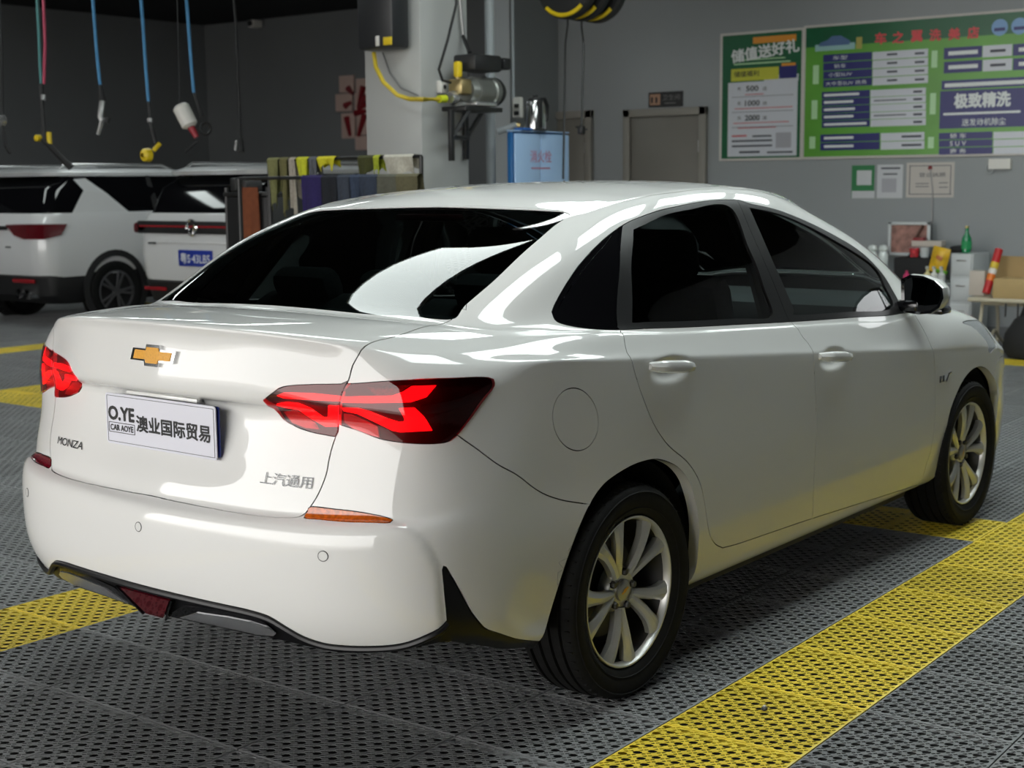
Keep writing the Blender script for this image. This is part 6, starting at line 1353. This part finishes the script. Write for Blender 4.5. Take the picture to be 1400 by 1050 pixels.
boxed(1246, 329, 1287, 338, .12, .22, mat('cream_carton', srgb(196, 186, 176), .6), 'flat_carton', 'flat cream carton on top of the two cups', 'carton', None, .006)
def cup(px, py0, py1, r, m, label, d=.2, z0=None):
    p = TK(px, py1, d); z0 = zc_ if z0 is None else z0; zt2 = float(TK(px, py0, d)[2]); e = thing('paper_cup', (p[0], p[1], z0), label, 'cup', 'cups on the black case')
    put(e, MB().lathe([(0, z0), (r*.8, z0), (r, zt2), (r*.9, zt2-.004), (r*.75, z0+.01), (0, z0+.01)], 'z', (p[0], p[1], 0), 18), 'cup_body', m); put(e, MB().lathe([(r*1.0, zt2-.006), (r*1.05, zt2), (r*.95, zt2)], 'z', (p[0], p[1], 0), 18), 'rim', M_wht)
cup(1250, 338, 352, .048, mat('red_white_cup', srgb(190, 50, 60), .5, noise=.5, scale=25), 'red patterned cup under the flat carton'); cup(1264, 338, 352, .046, M_wht, 'white cup under the flat carton')
boxed(1248, 325, 1262, 330, .10, .24, mat('red_lid_plastic', srgb(140, 40, 44), .4), 'red_tin', 'small dark red tin lying on the flat carton', 'tin', None, .006)
e = thing('snack_bag', TK(1286, 374, .05), 'yellow and orange snack bag leaning by the white drawer unit', 'bag'); a, b = TK(1272, 337, .07), TK(1297, 374, .07); cy_, cz_ = (a[1]+b[1])/2, (a[2]+b[2])/2; w_, h_ = abs(a[1]-b[1]), float(a[2]-b[2]); Rz = Matrix.Rotation(.22, 3, 'X'); mb = MB(); V = []
for i in range(7):
    for k in range(7):
        u_, v_ = i/6*2-1, k/6*2-1; q = Rz @ Vector((0, u_*w_*.46, v_*h_*.48)); V.append((XK+.07-.035*(1-u_*u_)*(1-v_**4), cy_+q.y, cz_+q.z))
F = [(i*7+k, (i+1)*7+k, (i+1)*7+k+1, i*7+k+1) for i in range(6) for k in range(6)]; V2 = [(2*(XK+.07)-v[0]+.004, v[1], v[2]) for v in V]; mb.add(V+V2, F+[tuple(49+i for i in f[::-1]) for f in F], True); put(e, mb, 'bag_body', mat('yellow_wrapper', srgb(226, 180, 40), .35, noise=.25, scale=10)); put(e, MB().box((XK+.032, cy_-.01, cz_+.02), (.004, .06, .035), .001, Matrix.Rotation(.5, 3, 'X')), 'bag_print', mat('orange_wrapper_print', srgb(190, 110, 60), .4))
put(e, MB().box((XK+.06, cy_-.02, cz_-h_*.42), (.03, w_*.7, .03), .006, Matrix.Rotation(.22, 3, 'X')), 'green_band', mat('green_wrapper', srgb(110, 180, 50), .4))
for px, py, cols, lab_ in ((1270, 398, (214, 204, 150), 'small cream spray bottle in front of the black case'), (1279, 398, (226, 226, 220), 'small white spray bottle in front of the snack bag'), (1289, 402, (205, 206, 206), 'white squat bottle in front of the drawer unit')):
    p = TK(px, py, -.0); zt2 = ztab+.13; e = thing('spray_bottle', (XK-.05, p[1], ztab), lab_, 'bottle', 'small bottles on the side table'); put(e, MB().lathe([(0, ztab), (.032, ztab), (.034, ztab+.08), (.014, ztab+.10), (.014, zt2)], 'z', (XK-.05, p[1], 0), 14), 'bottle_body', mat('bottle_%d' % cols[2], srgb(*cols), .4)); put(e, MB().box((XK-.06, p[1], zt2+.012), (.05, .02, .025), .005), 'spray_head', M_wht)
p = TK(1222, 384, .02); solo(MB().lathe([(0, ztab), (.03, ztab), (.03, ztab+.06), (.012, ztab+.08), (.012, ztab+.10), (0, ztab+.10)], 'z', (XK+.04, float(TK(1237, 384)[1]), 0), 14), 'pink_bottle', mat('pink_plastic', srgb(206, 60, 110), .4), (XK+.04, float(TK(1237, 384)[1]), ztab), 'small pink bottle standing in front of the black case', 'bottle')
yk0, yk1 = float(TK(1330, 380)[1]), float(TK(1299, 380)[1]); zk = float(TK(1314, 347)[2])
e = thing('drawer_unit', (XK+.2, (yk0+yk1)/2, 0), 'white drawer unit with a green bottle on top', 'cabinet'); put(e, MB().box((XK+.22, (yk0+yk1)/2, zk/2), (.44, yk1-yk0, zk), .012), 'carcass', M_wht)
for k in range(4): put(e, MB().box((XK-.006, (yk0+yk1)/2, zk-.10-k*.23), (.014, yk1-yk0-.03, .20), .006), 'drawer', M_wht); put(e, MB().box((XK-.018, (yk0+yk1)/2, zk-.06-k*.23), (.012, .09, .014), .004), 'drawer_pull', M_grey)
p = TK(1321, 347, .15); zt2 = float(TK(1321, 309, .15)[2]); e = thing('green_bottle', (p[0], p[1], zk), 'green glass bottle standing on the white drawer unit', 'bottle'); h_ = zt2-zk; put(e, MB().lathe([(0, zk), (.042, zk+.004), (.045, zk+h_*.55), (.018, zk+h_*.75), (.015, zk+h_*.95), (0, zk+h_*.95)], 'z', (p[0], p[1], 0), 18), 'bottle_glass', mat('green_bottle_glass', (.01, .22, .08), .08, coat=1)); put(e, MB().lathe([(.02, zk+h_*.93), (.02, zk+h_), (0, zk+h_)], 'z', (p[0], p[1], 0), 14), 'bottle_cap', mat('gold_cap', (.5, .42, .15), .3, metal=.8)); put(e, MB().lathe([(.0462, zk+h_*.15), (.0468, zk+h_*.45)], 'z', (p[0], p[1], 0), 18), 'bottle_label', mat('green_label', srgb(40, 150, 90), .5))
p = TK(1309, 345, .2); solo(MB().box((p[0]+.05, p[1], zk+.03), (.22, .12, .06), .02), 'black_pouch', mat('black_fabric', (.012, .012, .013), .8), (p[0], p[1], zk), 'black pouch lying beside the green bottle', 'pouch')
# cream folding table with cardboard on it
XF = 8.95
def FT_(px, py, d=0.0): return on_x(px, py, XF+d)
zf = float(FT_(1365, 408)[2]); ya_, yb_ = float(FT_(1322, 408)[1]), float(FT_(1440, 408)[1]); M_crm = mat('cream_plastic', srgb(196, 188, 166), .45)
e = thing('folding_table', (XF+.3, (ya_+yb_)/2, 0), 'cream folding table with bent tube legs at the right edge', 'table'); put(e, MB().box((XF+.3, (ya_+yb_)/2, zf-.02), (.6, ya_-yb_, .04), .015), 'table_top', M_crm)
for y in (ya_-.10, yb_+.10): put(e, MB().tube([(XF+.06, y, 0), (XF+.06, y, zf*.45), (XF+.12, y, zf-.04)], .016, 8).tube([(XF+.54, y, 0), (XF+.54, y, zf*.5), (XF+.48, y, zf-.04)], .016, 8).tube([(XF+.02, y-.05, .02), (XF+.3, y-.05, .16), (XF+.58, y-.05, .02)], .015, 8), 'leg_frame', M_crm)
put(e, MB().tube([(XF+.12, ya_-.1, zf-.06), (XF+.12, yb_+.1, zf-.06)], .014, 8), 'cross_bar', M_crm)
for k in range(2): q = FT_(1373+17*k, 425); put(e, MB().tube([(XF+.03, q[1], zf-.03), (XF+.03, q[1], zf-.16)], .008, 6), 'hook', M_gun)
M_card = mat('cardboard', srgb(168, 142, 98), .8, noise=.05, scale=4)
e = thing('cardboard_box', (XF+.25, FT_(1378, 405)[1], zf), 'opened brown cardboard box standing on the folding table', 'box')
a, b = FT_(1352, 350, .2), FT_(1440, 405, .2); h_ = float(a[2])-zf; w_ = abs(a[1]-b[1]); cy_ = (a[1]+b[1])/2
put(e, MB().prism([(cy_+w_/2-.05, zf+h_), (cy_-w_/2, zf+h_-.01), (cy_-w_/2, zf), (cy_+w_/2, zf)], XF+.30, XF+.308, 'yz'), 'back_flap', M_card); put(e, MB().box((XF+.15, cy_-.03, zf+h_*.24), (.28, w_-.16, h_*.48), .004), 'carton', mat('cardboard_light', srgb(186, 160, 112), .8, noise=.05, scale=4))
e = thing('red_tube', FT_(1352, 405, .05), 'red and white cardboard tube leaning against the cardboard box', 'tube'); put(e, MB().tube([FT_(1348, 404, .05)+[0, 0, .02], FT_(1366, 341, .2)], .035, 12), 'tube_body', mat('red_tube_print', srgb(190, 36, 40), .4, noise=.1, scale=8))
q0, q1 = FT_(1348, 404, .05)+[0, 0, .02], FT_(1366, 341, .2)
for t, c in ((.35, (226, 120, 40)), (.5, (226, 220, 214)), (.62, (220, 190, 60))): p = q0+(q1-q0)*t; d_ = (q1-q0)/np.linalg.norm(q1-q0); put(e, MB().tube([p-d_*.03, p+d_*.03], .0362, 12, False), 'printed_band', mat('tube_band_%d' % c[1], srgb(*c), .4))
q = FT_(1338, 404, .25); solo(MB().box((q[0], q[1], zf+.11), (.12, .14, .22), .008), 'small_carton', mat('cream_carton', srgb(196, 186, 176), .6), (q[0], q[1], zf), 'small pale carton at the left of the folding table', 'carton')
XG = XF-.50; a, b = on_x(1362, 428, XG), on_x(1440, 474, XG); e = thing('black_bag', (XG+.12, (a[1]+b[1])/2, 0), 'slumped black bag on the floor before the folding table', 'bag'); cy_, zt2, w_ = float((a[1]+b[1])/2), float(a[2]), float(abs(a[1]-b[1]))
mb = MB(); R = []
for z, s_ in ((.0, .9), (.05, 1.02), (zt2*.5, .95), (zt2*.8, .6), (zt2, .2)): R.append((z, XG+.22-.20*s_, XG+.22+.20*s_, 0, 0))
V = []; n = 16
for i, (z, s_) in enumerate(((.0, .9), (.05, 1.02), (zt2*.5, .95), (zt2*.8, .66), (zt2, .25))):
    for k in range(n): a_ = 2*math.pi*k/n; V.append((XG+.25+.2*s_*math.cos(a_), cy_+w_/2*s_*math.sin(a_)*(1+.06*math.sin(3*a_+i)), z+.01))
mb.add(V, [(i*n+k, i*n+(k+1) % n, (i+1)*n+(k+1) % n, (i+1)*n+k) for i in range(4) for k in range(n)]+[tuple(4*n+k for k in range(n))], True); put(e, mb, 'bag_body', mat('black_fabric', (.012, .012, .013), .8)); put(e, MB().tube([(XG+.2, cy_+.10, zt2*.85), (XG+.2, cy_+.05, zt2+.10), (XG+.2, cy_-.05, zt2+.10), (XG+.2, cy_-.10, zt2*.85)], .012, 8), 'bag_strap', M_gun)
# a pebble on the yellow lane line
p = on_z(1045, 971, 0); e = thing('pebble', (p[0], p[1], 0), 'small dark pebble on the near yellow lane line', 'stone'); mb = MB(); V = []; bm = bmesh.new(); bmesh.ops.create_icosphere(bm, subdivisions=2, radius=1)
V = [(p[0]+v.co.x*.012*(1+.2*math.sin(5*v.co.y)), p[1]+v.co.y*.009, .006+v.co.z*.007) for v in bm.verts]; bm.verts.index_update(); mb.add(V, [[v.index for v in f.verts] for f in bm.faces], False); bm.free(); put(e, mb, 'stone', mat('pebble_stone', (.06, .06, .06), .4)); put(e, MB().box((p[0], p[1], .0125), (.009, .006, .004), .001), 'pale_chip', mat('pale_chip', (.6, .6, .6), .5))
